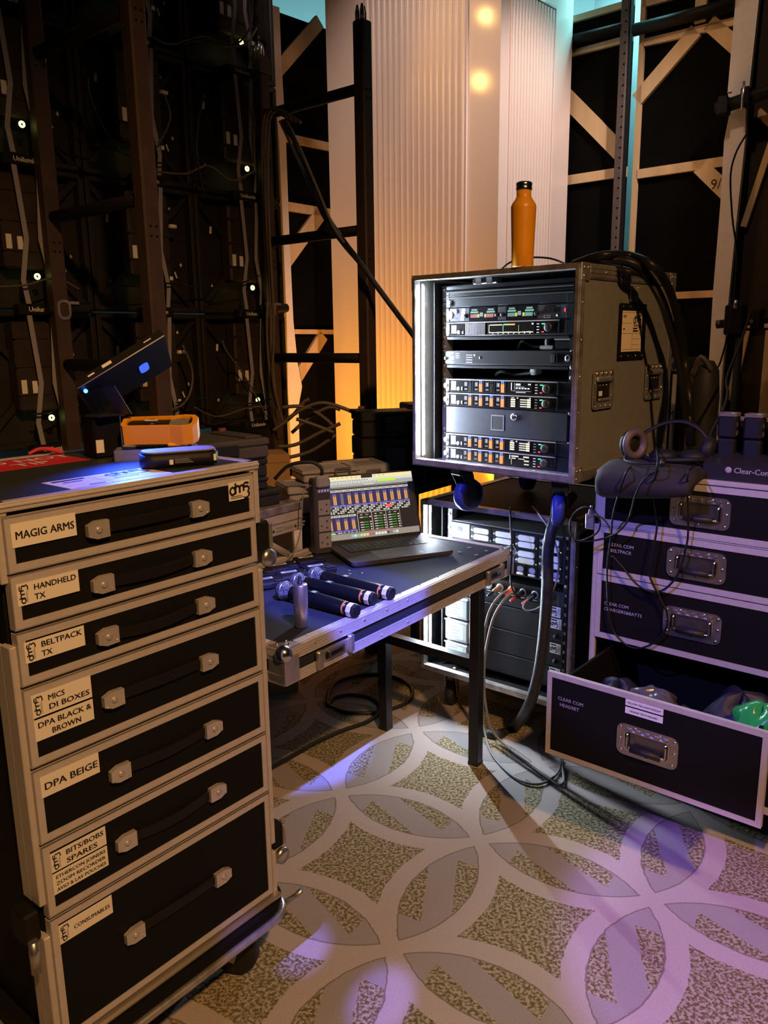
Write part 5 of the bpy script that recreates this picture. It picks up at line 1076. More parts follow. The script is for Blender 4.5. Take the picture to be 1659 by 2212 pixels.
def led_strip(t, x, y, z0, z1):
    m = MB(); m.box(x - 0.002, x, y - 0.006, y + 0.006, z0, z1, mat('strip backing', (0.7, 0.7, 0.72), 0.5)); o = m.build('led_strip', t)
    m = MB(); a, b = (x + 0.0002, y - 0.0045), (x + 0.0030, y + 0.0035); m.add([(a[0], a[1], z0 + 0.005), (b[0], b[1], z0 + 0.005), (b[0], b[1], z1 - 0.005), (a[0], a[1], z1 - 0.005)], [(0, 1, 2, 3)], LEDW)
    m.add([(a[0], a[1], z0 + 0.005), (b[0], b[1], z0 + 0.005), (b[0] - 0.0025, b[1] + 0.002, z0 + 0.005), (b[0], b[1], z1 - 0.005), (a[0], a[1], z1 - 0.005), (b[0] - 0.0025, b[1] + 0.002, z1 - 0.005)], [(0, 2, 1), (3, 5, 4), (1, 2, 5, 3)], BLKS); m.build('diodes', o)
    return o
def screws(m, x, zs, y):
    for z in zs: m.lathe([(0.001, 0), (0.0055, 0), (0.006, 0.003), (0.003, 0.004), (0.001, 0.003)], (x, y, z), STEEL, 10, (0, -1, 0))

Z0, Z1 = 0.972, 1.575; RW_, RD = 0.597, 0.62
rk = thing('equipment_rack', 'upper grey flight case rack on blue wheels with lit receivers inside', 'equipment rack', F_RACK[0], F_RACK[1])
rack_shell(rk, RW_, RD, Z0, Z1, GREYP, '')
m = MB(); m.box(0.040, 0.044, 0.06, 0.57, Z0 + 0.016, Z1 - 0.02, BLKP); m.box(0.548, 0.552, 0.06, 0.57, Z0 + 0.016, Z1 - 0.02, BLKP); m.box(0.04, 0.552, 0.56, 0.57, Z0 + 0.016, Z1 - 0.02, BLKP); m.build('inner_sleeve', rk)
led_strip(rk, 0.0143, 0.036, Z0 + 0.026, Z1 - 0.022)
RY = 0.09
m = MB()
RAILM = mat('silver grey rail', (0.34, 0.35, 0.38), 0.4, 0.6)
m.box(0.054, 0.0725, RY - 0.002, RY + 0.03, 0.986, 1.533, RAILM); m.build('mounting_rail', rk)
m = MB(); m.box(0.5205, 0.539, RY - 0.002, RY + 0.03, 0.986, 1.533, BLKS); m.build('mounting_rail', rk)
m = MB(); m.box(0.05, 0.543, RY - 0.004, RY + 0.05, 1.529, 1.545, BLKS, 0.003); m.build('rail_spacer', rk); m = MB(); m.box(0.05, 0.543, RY - 0.004, RY + 0.05, 0.978, 0.988, RAILM, 0.003)
m.build('rail_spacer', rk)
m = MB(); screws(m, 0.062, [0.998 + 0.0148 * k for k in (0, 2, 3, 5, 6, 11, 12, 14, 15, 17, 18, 20, 21, 23, 24, 26, 28, 29, 31, 33, 34, 36)], RY - 0.002); screws(m, 0.530, [0.998 + 0.0148 * k for k in (5, 11, 18, 20, 21, 23, 29, 31)], RY - 0.002); m.build('rack_screws', rk)
m = MB(); m.box(0.20, 0.29, 0.05, 0.08, Z1 - 0.034, Z1 - 0.018, BLKS, 0.003); m.box(0.215, 0.235, 0.046, 0.05, Z1 - 0.034, Z1 - 0.016, STEEL); m.box(0.255, 0.275, 0.046, 0.05, Z1 - 0.034, Z1 - 0.016, STEEL); m.build('roof_bracket', rk)
m = MB()
for x, y in ((0.16, 0.05), (0.22, 0.06), (0.42, 0.06)): m.cyl((x, y, Z0 + 0.0125), (x + 0.03, y + 0.005, Z0 + 0.0125), 0.002, STEEL, seg=6)
m.build('floor_screws', rk)
# side furniture (on the right face, x = RW_)
ST = Matrix.Translation((RW_, 0, 0)) @ Matrix.Rotation(R(90), 4, 'Z')     # local -y of the face looks out of the side
def side(fn):
    h = bpy.data.objects.new('x', None)
    return h
def side_handle(yc, zc):
    m = MB(tf=ST); pl = ALUD
    m.ring(rr(0.125, 0.112, 0.012), rr(0.082, 0.066, 0.006), (yc, -0.001, zc), X, Z, 0.003, pl); m.prism(rr(0.084, 0.068, 0.006), (yc, -0.0006, zc), X, Z, 0.0012, mat('dark dish', (0.05, 0.045, 0.04), 0.4, 0.7))
    m.box(yc - 0.05, yc + 0.05, -0.012, -0.003, zc + 0.022, zc + 0.038, pl, 0.005)
    o = m.build('side_handle', rk)
    m = MB(tf=ST)
    for k in range(4): m.ball((yc - 0.042 + k * 0.028, -0.006, zc + 0.046), 0.006, CHROME, 8, (1, 0.6, 1)); m.ball((yc - 0.045 + k * 0.03, -0.004, zc - 0.047), 0.0035, CHROME, 8)
    for z in (-0.02, 0.02): m.ball((yc - 0.053, -0.004, zc + z), 0.003, CHROME, 8); m.ball((yc + 0.053, -0.004, zc + z), 0.003, CHROME, 8)
    for k in range(3): m.ball((yc - 0.02 + k * 0.02, -0.002, zc + 0.012), 0.003, CHROME, 6)
    m.build('rivets', o)
    m = MB(tf=ST); m.box(yc - 0.036, yc + 0.036, -0.010, -0.004, zc - 0.033, zc - 0.024, pl, 0.003); m.box(yc - 0.025, yc - 0.005, -0.0025, -0.002, zc - 0.018, zc - 0.004, PAPER) if yc < 0.3 else None; m.build('bail', o)
side_handle(0.150, 1.230); side_handle(0.490, 1.237)
m = MB(tf=ST); m.prism(rr(0.05, 0.045, 0.004), (0.32, -0.001, 1.503), X, Z, 0.002, mat('name plate', (0.62, 0.58, 0.48), 0.35, 0.7))
for k in range(3): m.box(0.303, 0.335, -0.0036, -0.003, 1.498 + k * 0.006, 1.4995 + k * 0.006, INK)
for a in (0.299, 0.341):
    for b in (1.485, 1.521): m.ball((a, -0.003, b), 0.003, CHROME, 6)
m.build('name_plate', rk)
m = MB(tf=ST); m.ring([(-0.086, -0.081), (0.086, -0.081), (0.086, 0.081), (-0.086, 0.081)], [(-0.073, -0.062), (0.073, -0.062), (0.073, 0.062), (-0.073, 0.062)], (0.318, -0.0005, 1.394), X, Z, 0.004, BLKP)
for a in (-0.07, -0.025, 0.025, 0.07):
    for b in (-0.072, 0.072): m.ball((0.318 + a, -0.005, 1.394 + b), 0.003, CHROME, 6)
o = m.build('card_holder', rk)
m = MB(tf=ST); m.box(0.246, 0.380, -0.0022, -0.0012, 1.335, 1.454, mat('cream card', (0.80, 0.66, 0.46), 0.6))
for z in (1.341, 1.388, 1.418, 1.449): m.box(0.252, 0.374 if z != 1.418 else 0.31, -0.0026, -0.0022, z, z + 0.0008, INK)
for z in (1.355, 1.372): m.box(0.318, 0.374, -0.0026, -0.0022, z, z + 0.0006, INK)
m.box(0.318, 0.3185, -0.0026, -0.0022, 1.341, 1.388, INK); m.box(0.322, 0.355, -0.0026, -0.0022, 1.393, 1.398, INK); m.box(0.322, 0.350, -0.0026, -0.0022, 1.401, 1.405, INK); m.box(0.256, 0.275, -0.0026, -0.0022, 1.434, 1.442, mat('grey print', (0.25, 0.24, 0.22), 0.6)); m.box(0.258, 0.268, -0.0026, -0.0022, 1.399, 1.403, INK)
m.logo((0.322, -0.0026, 1.406), X, Z, 0.05, 0.038, INK); m.build('case_card', o)
for x, y, a in ((0.135, 0.09, -12), (0.50, 0.09, 30), (0.10, 0.53, 10), (0.50, 0.53, -20)):
    m = MB(tf=Matrix.Translation((x, y, 0)) @ Matrix.Rotation(R(a), 4, 'Z')); m.box(-0.05, 0.05, -0.045, 0.045, 0.966, 0.972, STEEL); m.box(-0.026, 0.026, -0.03, 0.03, 0.94, 0.966, BLKM, 0.004)
    for s in (-1, 1): m.prism([(-0.025, 0.945), (0.025, 0.945), (0.045, 0.868), (0.02, 0.862)], (s * 0.026, 0, 0), Y, Z, 0.003, BLKM)
    o = m.build('caster', rk); m = MB(tf=m.tf); m.lathe([(0.015, -0.022), (0.040, -0.021), (0.040, 0.021), (0.015, 0.022)], (0, 0.03, 0.868), BLKM, 24, (1, 0, 0)); m.lathe([(0.040, -0.019), (0.052, -0.016), (0.0555, -0.006), (0.0555, 0.006), (0.052, 0.016), (0.040, 0.019)], (0, 0.03, 0.868), BLUEW, 28, (1, 0, 0)); m.build('wheel', o)

# --- devices in the upper rack (each one could be unscrewed and lifted out)
EX0, EW = 0.0560, 0.4810
def unit(name, label, cat, ztop, nU, facem, group=None, ears=True, fr=F_RACK, dep=0.30, ry=RY, ex=EX0, x0=0.018, x1=0.463):
    t = thing(name, label, cat, world(fr, ex, ry, ztop - nU * 0.0445), fr[1], group)
    h = nU * 0.0445
    m = MB(); m.box(x0, x1, -0.006, dep, 0.001, h - 0.001, facem, 0.002); m.build('chassis', t)
    if ears:
        m = MB(); m.box(0.0175, 0.030, -0.008, 0.0, 0.001, h - 0.001, BLKS, 0.001); m.build('rack_ear', t); m = MB(); m.box(0.452, 0.478, -0.007, 0.0, 0.001, h - 0.001, BLKS, 0.001); m.build('rack_ear', t)
    return t, h
BEZ = mat('black glossy bezel', (0.010, 0.010, 0.012), 0.2)
SILV = mat('pale badge', (0.50, 0.52, 0.56), 0.35, 0.4)
def receiver(label, ztop, chans, mode):
    t, h = unit('radio_receiver', label, 'radio receiver', ztop, 1, BLKS, 'four channel radio receivers')
    f = -0.008
    m = MB(); m.box(0.030, 0.430, f, -0.004, 0.002, h - 0.002, BEZ, 0.002); m.box(0.020, 0.432, f - 0.001, f + 0.004, h - 0.004, h - 0.001, SILV); m.box(0.432, 0.4365, f - 0.003, f + 0.003, 0.004, h - 0.003, BLKS, 0.001); m.build('front_panel', t)
    m = MB(); m.box(0.040, 0.060, f - 0.001, f, 0.008, h - 0.008, SILV, 0.001)
    m.text('SHURE', (0.0405, f - 0.0012, 0.026), X, Z, 0.006, INK, w=0.018, bold=0.02); m.lathe([(0.004, 0), (0.0085, 0), (0.0085, 0.003), (0.004, 0.003)], (0.020, f - 0.002, h / 2), SILV, 14, (0, -1, 0)); m.prism(rr(0.012, 0.032, 0.005), (0.026, f, h / 2), X, Z, 0.002, SILV); m.build('badge', t)
    m = MB(); m.lathe([(0.0028, 0), (0.0062, 0), (0.0062, 0.003), (0.0028, 0.003)], (0.070, f, 0.013), SILV, 14, (0, -1, 0)); m.box(0.081, 0.086, f - 0.002, f, 0.008, 0.019, SILV); m.build('headphone_jack', t)
    for c in range(4):
        x = 0.094 + c * 0.0415
        m = MB(); m.box(x, x + 0.011, f - 0.0012, f, 0.022, 0.035, glow('dim display', (0.28, 0.30, 0.34), 0.5)); m.text(str(c + 1), (x + 0.0035, f - 0.0013, 0.0245), X, Z, 0.009, OLEDW); m.box(x, x + 0.011, f - 0.0012, f, 0.010, 0.015, glow('dim display', (0.28, 0.30, 0.34), 0.5))
        for q in range(2):
            for j in range(6):
                z = 0.006 + j * 0.0044; m.box(x + 0.016 + q * 0.0062, x + 0.0210 + q * 0.0062, f - 0.0014, f, z, z + 0.0034, LEDOR if chans[c] else BLKS)
            for j in range(2):
                z = 0.0335 + j * 0.0042; m.box(x + 0.0168 + q * 0.0062, x + 0.0202 + q * 0.0062, f - 0.0014, f, z, z + 0.003, LEDBLUE if chans[c] else BLKS)
        for j in range(9): m.box(x + 0.031, x + 0.0322, f - 0.0014, f, 0.006 + j * 0.0038, 0.0072 + j * 0.0038, glow('dim dot', (0.4, 0.42, 0.5), 0.5))
        m.build('channel_meter', t)
    m = MB(); m.box(0.268, 0.348, f - 0.001, f, 0.006, h - 0.006, BEZ)
    g = f - 0.001
    def o_(x0, x1, z0, z1, mt=OLED): m.box(0.270 + x0, 0.270 + x1, g - 0.0008, g, z0, z1, mt)
    if mode == 0:
        for j in range(4):
            z = 0.008 + j * 0.0068; o_(0.002, 0.018, z, z + 0.0048); o_(0.036, 0.058, z + 0.001, z + 0.004); o_(0.060, 0.073, z, z + 0.0052)
        o_(0.004, 0.014, 0.0355, 0.0375); o_(0.024, 0.028, 0.034, 0.038); o_(0.068, 0.073, 0.0355, 0.038)
    elif mode == 1:
        o_(0.002, 0.005, 0.015, 0.037, OLEDW); o_(0.014, 0.0145, 0.014, 0.037, OLEDW); o_(0.019, 0.036, 0.029, 0.035, OLEDW); o_(0.063, 0.072, 0.031, 0.035, OLEDW)
        for j in range(5): o_(0.019 + j * 0.0105, 0.026 + j * 0.0105, 0.0185, 0.0225, OLEDW)
        o_(0.018, 0.05, 0.0245, 0.0255, OLEDW); o_(0.002, 0.073, 0.012, 0.0126, OLEDW); o_(0.02, 0.055, 0.0075, 0.0095, OLEDW)
    else:
        o_(0.001, 0.004, 0.024, 0.037, OLEDW); o_(0.008, 0.034, 0.032, 0.036); o_(0.052, 0.072, 0.032, 0.036); o_(0.010, 0.024, 0.026, 0.029); o_(0.034, 0.056, 0.026, 0.028); o_(0.055, 0.072, 0.020, 0.024); o_(0.055, 0.072, 0.010, 0.013)
        for j in range(5): o_(0.008, 0.010, 0.008 + j * 0.004, 0.010 + j * 0.004)
    m.build('display', t)
    m = MB()
    for j in range(4): m.box(0.357, 0.365, f - 0.0015, f, 0.007 + j * 0.0082, 0.0088 + j * 0.0082, OLEDW if mode else glow('dim dot2', (0.5, 0.5, 0.5), 0.5))
    m.box(0.374, 0.384, f - 0.0015, f, 0.031, 0.034, LEDGR); m.box(0.374, 0.381, f - 0.0015, f, 0.008, 0.011, LEDRED); m.build('buttons', t)
    m = MB(); m.lathe([(0.001, 0.010), (0.0105, 0.010), (0.0125, 0.008), (0.0130, 0)], (0.398, f, h / 2), mat('dark knob', (0.06, 0.065, 0.07), 0.3, 0.6), 26, (0, -1, 0)); m.build('control_knob', t)
    return t
receiver('radio receiver in the first slot below the lower open gap, channels one and three dark', 1.2532, (0, 1, 0, 1), 1)
receiver('radio receiver directly above the blank panel with the key lock', 1.2087, (1, 1, 1, 1), 0)
receiver('radio receiver directly below the blank panel with the key lock', 1.0753, (1, 1, 1, 1), 0)
receiver('bottom radio receiver in the upper rack', 1.0308, (1, 1, 1, 1), 2)
# top blank with round light
t, h = unit('rack_blank', 'black blank panel with ledges and round steel plug at top of upper rack', 'rack panel', 1.529, 1.2, BLKS)
m = MB(); m.box(0.018, 0.478, -0.012, -0.004, h - 0.008, h - 0.002, BLKM, 0.002); m.box(0.018, 0.478, -0.012, -0.004, 0.028, 0.032, BLKM, 0.001); m.box(0.018, 0.478, -0.010, -0.004, 0.036, 0.040, BLKM, 0.001); m.build('ledge', t)
m = MB(); m.lathe([(0.001, 0.004), (0.006, 0.005), (0.010, 0.004), (0.011, 0), ], (0.032, -0.008, 0.014), CHROME, 18, (0, -1, 0)); m.build('plug', t)
# intercom base
t, h = unit('intercom_station', 'rack intercom station with two colour displays and a gooseneck socket', 'intercom station', 1.4757, 1, mat('slate grey face', (0.045, 0.05, 0.075), 0.4, 0.2))
f = -0.0062
m = MB(); m.lathe([(0.008, 0), (0.0125, 0), (0.0125, 0.003), (0.008, 0.003)], (0.032, f, h / 2), mat('cream ring', (0.7, 0.66, 0.5), 0.4), 20, (0, -1, 0)); m.lathe([(0.001, 0.001), (0.008, 0.001), (0.008, 0)], (0.032, f, h / 2), SILV, 16, (0, -1, 0)); m.build('microphone_socket', t)
m = MB(); m.lathe([(0.003, 0), (0.007, 0), (0.007, 0.003), (0.003, 0.003)], (0.056, f, 0.033), SILV, 14, (0, -1, 0)); m.box(0.05, 0.062, f - 0.001, f, 0.010, 0.014, INK); m.build('headset_jack', t)
m = MB(); PINK = mat('pink sticker', (0.75, 0.30, 0.30), 0.5)  # tape stickers have a pink base colour
for j in range(4): m.box(0.074 + 0.002 * j, 0.088 + 0.002 * j, f - 0.0008, f, 0.004 + j * 0.0098, 0.0115 + j * 0.0098, PINK if j else WHITEP)
m.build('tape_labels', t)
for xd, cols in ((0.108, ((1.0, 0.12, 0.12), (1.0, 0.12, 0.12))), (0.247, ((0.35, 0.55, 0.55), (0.30, 0.65, 0.55)))):
    m = MB(); m.box(xd, xd + 0.102, f - 0.001, f, 0.002, h - 0.002, BEZ); g = f - 0.001
    for s, c in ((0, cols[0]), (1, cols[1])):
        x = xd + 0.006 + s * 0.062
        m.box(x, x + 0.030, g - 0.0006, g, 0.0255, 0.031, glow('ui teal', (0.2, 0.75, 0.5), 0.6)); m.box(x + 0.004, x + 0.026, g - 0.0006, g, 0.033, 0.038, glow('ui pale', (0.35, 0.5, 0.5), 0.6)); m.box(x, x + 0.026, g - 0.0006, g, 0.012, 0.0225, glow('ui tile %.2f' % c[0], c, 0.45))
        m.box(x + (0.027 if s == 0 else -0.009), x + (0.034 if s == 0 else -0.002), g - 0.0006, g, 0.012, 0.0225, glow('ui yellow', (0.8, 0.9, 0.1), 0.7))
    m.box(xd + 0.042, xd + 0.054, g - 0.0006, g, 0.015, 0.027, glow('ui steel', (0.4, 0.5, 0.55), 0.6)); m.build('display', t)
m = MB()
for x in (0.097, 0.216, 0.236, 0.355): m.lathe([(0.001, 0.010), (0.005, 0.010), (0.007, 0)], (x, f, 0.018), BLKM, 14, (0, -1, 0))
m.build('rotary_knobs', t)
m = MB()
for k in range(12): plank(m, (0.372 + k * 0.0045, 0.018), (0.384 + k * 0.0035, 0.040), 0.0012, f, BLKM, 0.001)
m.build('speaker_grille', t)
m = MB(); m.text('Clear-Com', (0.418, f - 0.0004, h - 0.010), X, Z, 0.005, mat('grey print', (0.25, 0.24, 0.22), 0.6)); m.ring(rr(0.022, 0.008, 0.001), rr(0.019, 0.005, 0.001), (0.390, f, 0.008), X, Z, 0.0006, SILV); m.box(0.420, 0.424, f - 0.001, f, 0.008, 0.013, glow('status green', (0.5, 0.9, 0.3), 1.5)); m.box(0.446, 0.450, f - 0.001, f, 0.020, 0.030, LEDRED); m.build('markings', t)
# spectrum manager
t, h = unit('spectrum_manager', 'rack spectrum manager with vents and a graph display', 'spectrum manager', 1.4312, 1, BLKS)
f = -0.008
m = MB(); m.box(0.030, 0.430, f, -0.004, 0.002, h - 0.002, BEZ, 0.002); m.box(0.020, 0.432, f - 0.001, f + 0.004, h - 0.004, h - 0.001, SILV); m.build('front_panel', t)
m = MB(); m.prism(rr(0.012, 0.032, 0.005), (0.026, f, h / 2), X, Z, 0.002, SILV); m.box(0.040, 0.060, f - 0.001, f, 0.010, h - 0.010, SILV, 0.001); m.text('SHURE', (0.0405, f - 0.0012, 0.028), X, Z, 0.005, INK, w=0.018, bold=0.02); m.build('badge', t)
m = MB(); m.lathe([(0.0028, 0), (0.0062, 0), (0.0062, 0.003), (0.0028, 0.003)], (0.070, f, 0.013), SILV, 14, (0, -1, 0)); m.box(0.083, 0.088, f - 0.002, f, 0.008, 0.016, SILV); m.build('headphone_jack', t)
m = MB()
for k in range(15): m.box(0.096 + k * 0.0052, 0.0985 + k * 0.0052, f - 0.0015, f, 0.004, h - 0.005, RAILM)
m.build('vent_slots', t)
m = MB(); g = f - 0.001; m.box(0.180, 0.350, g, f, 0.004, h - 0.005, BEZ)
for x0, x1, z0, z1, mt in ((0.186, 0.346, 0.0085, 0.0105, OLED), (0.186, 0.188, 0.008, 0.033, OLED), (0.238, 0.2392, 0.010, 0.034, OLED), (0.294, 0.2952, 0.010, 0.031, glow('scan green', (0.4, 0.9, 0.3), 0.8)), (0.190, 0.235, 0.031, 0.034, OLED), (0.241, 0.251, 0.031, 0.035, LEDGR), (0.252, 0.266, 0.031, 0.035, glow('scan yellow', (0.9, 0.7, 0.1), 1.0)), (0.267, 0.281, 0.031, 0.035, LEDOR), (0.340, 0.346, 0.031, 0.036, OLEDW)): m.box(x0, x1, g - 0.0006, g, z0, z1, mt)
for k in range(8): m.box(0.200 + k * 0.019, 0.203 + k * 0.019, g - 0.0006, g, 0.005, 0.008, OLED)
for k in range(30): m.box(0.190 + k * 0.0052, 0.1925 + k * 0.0052, g - 0.0006, g, 0.0105, 0.0108 + 0.0016 * random.random(), OLED)
m.build('display', t)
m = MB()
for j in range(4): m.box(0.357, 0.365, f - 0.0015, f, 0.007 + j * 0.0082, 0.009 + j * 0.0082, OLEDW)
m.box(0.374, 0.384, f - 0.0015, f, 0.031, 0.034, LEDGR); m.box(0.374, 0.381, f - 0.0015, f, 0.008, 0.011, LEDRED); m.build('buttons', t)
m = MB(); m.lathe([(0.001, 0.010), (0.0105, 0.010), (0.0125, 0.008), (0.0130, 0)], (0.398, f, h / 2), mat('dark knob', (0.06, 0.065, 0.07), 0.3, 0.6), 26, (0, -1, 0)); m.build('control_knob', t)
# power distribution unit
t, h = unit('power_distributor', 'satin black rack power unit with rocker switch between the two open gaps', 'power distributor', 1.3422, 1, BLKS, ears=False, x0=0.002, x1=0.480)
f = -0.0062; GP2 = mat('white print', (0.55, 0.56, 0.58), 0.5)
m = MB(); m.text('SHURE', (0.024, f, 0.034), X, Z, 0.006, GP2, w=0.022); m.box(0.030, 0.048, f - 0.0006, f, 0.016, 0.026, SILV); m.box(0.024, 0.048, f - 0.0006, f, 0.007, 0.009, GP2)
for j in range(4): m.box(0.098, 0.122, f - 0.0004, f, 0.007 + j * 0.0075, 0.009 + j * 0.0075, GP2)
for j in range(3): m.box(0.056, 0.070, f - 0.0004, f, 0.021 + j * 0.0065, 0.0228 + j * 0.0065, GP2)
m.build('markings', t)
m = MB(); m.lathe([(0.001, 0.006), (0.004, 0.006), (0.006, 0)], (0.016, f, 0.020), CHROME, 12, (0, -1, 0)); m.build('thumb_screw', t)
m = MB(); m.lathe([(0.001, 0.002), (0.003, 0)], (0.130, f, 0.030), LEDYG, 10, (0, -1, 0)); m.lathe([(0.001, 0.001), (0.0045, 0.001), (0.005, 0)], (0.152, f, 0.023), INK, 12, (0, -1, 0)); m.build('status_light', t)
m = MB(); m.box(0.404, 0.428, f - 0.003, f, 0.006, h - 0.006, BEZ, 0.002); m.box(0.409, 0.423, f - 0.006, f - 0.003, 0.010, h - 0.010, BLKM, 0.002); m.build('rocker_switch', t)
m = MB(); m.lathe([(0.001, 0.006), (0.006, 0.006), (0.009, 0.002), (0.011, 0)], (0.462, f, h / 2), CHROME, 18, (0, -1, 0)); m.build('key_lock', t)
# shelves with things in the gaps
for lab, z, nm in (('thin black rack shelf under the spectrum manager', 1.3867, 'rack_shelf'), ('thin black rack shelf under the power unit', 1.2977, 'rack_shelf')):
    t = thing(nm, lab, 'rack shelf', world(F_RACK, EX0, RY, z - 0.008), F_RACK[1], 'rack shelves in the gaps')
    m = MB(); m.box(0.018, 0.463, -0.004, 0.0, -0.002, 0.007, BLKS, 0.001); m.build('front_lip', t); m = MB(); m.box(0.018, 0.463, 0.0, 0.25, -0.001, 0.001, BLKS); m.build('tray', t)
m = MB(); m.tube([(0.10, 0.0, 0.010), (0.14, -0.02, 0.022), (0.18, 0.0, 0.012), (0.25, -0.01, 0.02)], 0.006, RUB, 8, smoothn=4); m.cyl((0.245, -0.012, 0.022), (0.275, -0.018, 0.026), 0.011, WHITEP)
o = m.build('white_plug_cable'); o.location = world(F_RACK, EX0 + 0.04, RY + 0.10, 1.2532); o.rotation_euler = (0, 0, R(F_RACK[1])); tag(o, 'white plug on a black cable in the lower open gap of upper rack', 'cable')
m = MB(); m.box(0.0, 0.05, 0, 0.03, 0, 0.012, WHITEP, 0.003); m.box(0.018, 0.03, 0.0, 0.02, 0.012, 0.032, WHITEP, 0.003); m.tube([(-0.09, 0.02, 0.004), (-0.06, 0.0, 0.026), (-0.03, 0.02, 0.008), (0.01, 0.02, 0.012)], 0.004, RUB, 8, smoothn=4)
o = m.build('white_adapter'); o.location = world(F_RACK, EX0 + 0.30, RY + 0.10, 1.3432); o.rotation_euler = (0, 0, R(F_RACK[1])); tag(o, 'white adapter block with coiled lead in the upper open gap of upper rack', 'adapter')
m = MB(); m.box(0.0, 0.06, 0, 0.05, 0, 0.028, BLKM, 0.003); m.box(-0.002, 0.062, -0.004, 0.02, 0.028, 0.034, WHITEP, 0.002); m.box(0.054, 0.062, -0.006, 0.0, 0.006, 0.03, mat('orange tape', (0.7, 0.28, 0.08), 0.5))
o = m.build('power_brick'); o.location = world(F_RACK, EX0 + 0.385, RY + 0.05, 1.3432); o.rotation_euler = (0, 0, R(F_RACK[1])); tag(o, 'small black power brick with white lid at the right end of the upper gap', 'power brick')
# 2U blank with lock and square hole
t, h = unit('lock_box', 'black two unit lock box with key lock and square window in upper rack', 'lock box', 1.1642, 2, mat('slate satin', (0.035, 0.038, 0.05), 0.42, 0.2, noise=0.1), x0=0.017, x1=0.468, ears=False)
m = MB(); m.ring([(-0.024, -0.024), (0.024, -0.024), (0.024, 0.024), (-0.024, 0.024)], [(-0.021, -0.021), (0.021, -0.021), (0.021, 0.021), (-0.021, 0.021)], (0.222, -0.006, h * 0.50), X, Z, 0.001, RAILM); m.box(0.201, 0.243, -0.0065, -0.006, h * 0.5 - 0.021, h * 0.5 + 0.021, INK); m.build('square_window', t)
m = MB(); m.lathe([(0.001, 0.007), (0.005, 0.007), (0.009, 0.004), (0.0125, 0.002), (0.0125, 0)], (0.282, -0.006, h * 0.74), CHROME, 20, (0, -1, 0)); m.box(0.281, 0.283, -0.0136, -0.013, h * 0.74 - 0.004, h * 0.74 + 0.004, INK); m.build('key_lock', t)

# yellow bottle
t = thing('water_bottle', 'mustard yellow steel bottle with metal neck ring on the upper rack', 'bottle', (0.405, 2.372, Z1 + 0.0015))
YEL = mat('mustard enamel', (0.80, 0.33, 0.012), 0.38, bump=0.08)
m = MB(); m.lathe([(0.001, 0), (0.029, 0), (0.0305, 0.002), (0.0315, 0.05), (0.0355, 0.158), (0.0355, 0.164), (0.033, 0.171), (0.0225, 0.186), (0.0205, 0.191), (0.0205, 0.207), (0.001, 0.207)], (0, 0, 0), YEL, 40); m.build('body', t)
m = MB(); m.lathe([(0.0208, 0.206), (0.0222, 0.208), (0.0222, 0.214), (0.0212, 0.217), (0.0222, 0.220), (0.0222, 0.226), (0.0195, 0.229), (0.001, 0.229)], (0, 0, 0), CHROME, 36); m.build('cap', t)

# ---------------------------------------------------------------- lower rack
lr = thing('equipment_rack', 'lower black flight case rack under the blue wheels with bright led strip', 'equipment rack', F_LOW[0], F_LOW[1])
LZ0, LZ1, LRW, LRD = 0.160, 0.811, 0.61, 0.62
rack_shell(lr, LRW, LRD, LZ0, LZ1, BLKP, '')
m = MB(); m.box(0.05, 0.054, 0.06, 0.57, LZ0 + 0.016, LZ1 - 0.02, BLKP); m.box(0.558, 0.562, 0.06, 0.57, LZ0 + 0.016, LZ1 - 0.02, BLKP); m.box(0.05, 0.56, 0.56, 0.57, LZ0 + 0.016, LZ1 - 0.02, BLKP); m.build('inner_sleeve', lr)
led_strip(lr, 0.0143, 0.036, LZ0 + 0.07, LZ1 - 0.02)
LY = 0.075
for x in (0.068, 0.538):
    m = MB(); m.box(x, x + 0.019, LY - 0.002, LY + 0.03, 0.19, 0.775, RAILM if x < 0.3 else BLKS)
    for k in range(20): m.box(x + 0.006, x + 0.014, LY - 0.003, LY - 0.002, 0.20 + k * 0.0295, 0.21 + k * 0.0295, INK)
    m.build('mounting_rail', lr)
m = MB(); screws(m, 0.077, [0.205 + 0.05 * k for k in range(12)], LY - 0.002); screws(m, 0.548, [0.205 + 0.033 * k for k in range(17)], LY - 0.002); m.build('rack_screws', lr)
m = MB()
for x, y in ((0.12, 0.05), (0.2, 0.05), (0.52, 0.04)): m.ball((x, y, LZ0 + 0.014), 0.01, CHROME, 8, (1, 1, 0.5))
m.build('floor_bolts', lr)
for x, y, a in ((0.08, 0.08, 20), (0.53, 0.08, -30), (0.08, 0.54, 10), (0.53, 0.54, 40)): caster(lr, x, y, 0.160, 0.05, RUB, a)
LEX = 0.068
WPAD = mat('white pad', (0.80, 0.83, 0.85), 0.45)
t, h = unit('matrix_frame', 'silver topped rack matrix frame with white handled cards in lower rack', 'matrix frame', 0.733, 3.6, BLKS, fr=F_LOW, ry=LY, ex=LEX)
m = MB(); m.box(0.018, 0.463, 0.0, 0.34, h - 0.0005, h + 0.002, mat('pale steel lid', (0.45, 0.46, 0.46), 0.4, 0.6)); m.build('lid', t)
m = MB(); m.box(0.024, 0.100, -0.010, -0.006, h - 0.058, h - 0.004, mat('light grey face', (0.55, 0.57, 0.58), 0.4)); m.box(0.045, 0.068, -0.0108, -0.010, h - 0.032, h - 0.016, glow('pale blue key', (0.3, 0.5, 1.0), 0.5)); m.box(0.055, 0.057, -0.011, -0.0108, h - 0.032, h - 0.016, INK)
for k in range(3): m.box(0.075, 0.088, -0.0108, -0.010, h - 0.045 + k * 0.014, h - 0.037 + k * 0.014, WPAD)
m.build('control_module', t)
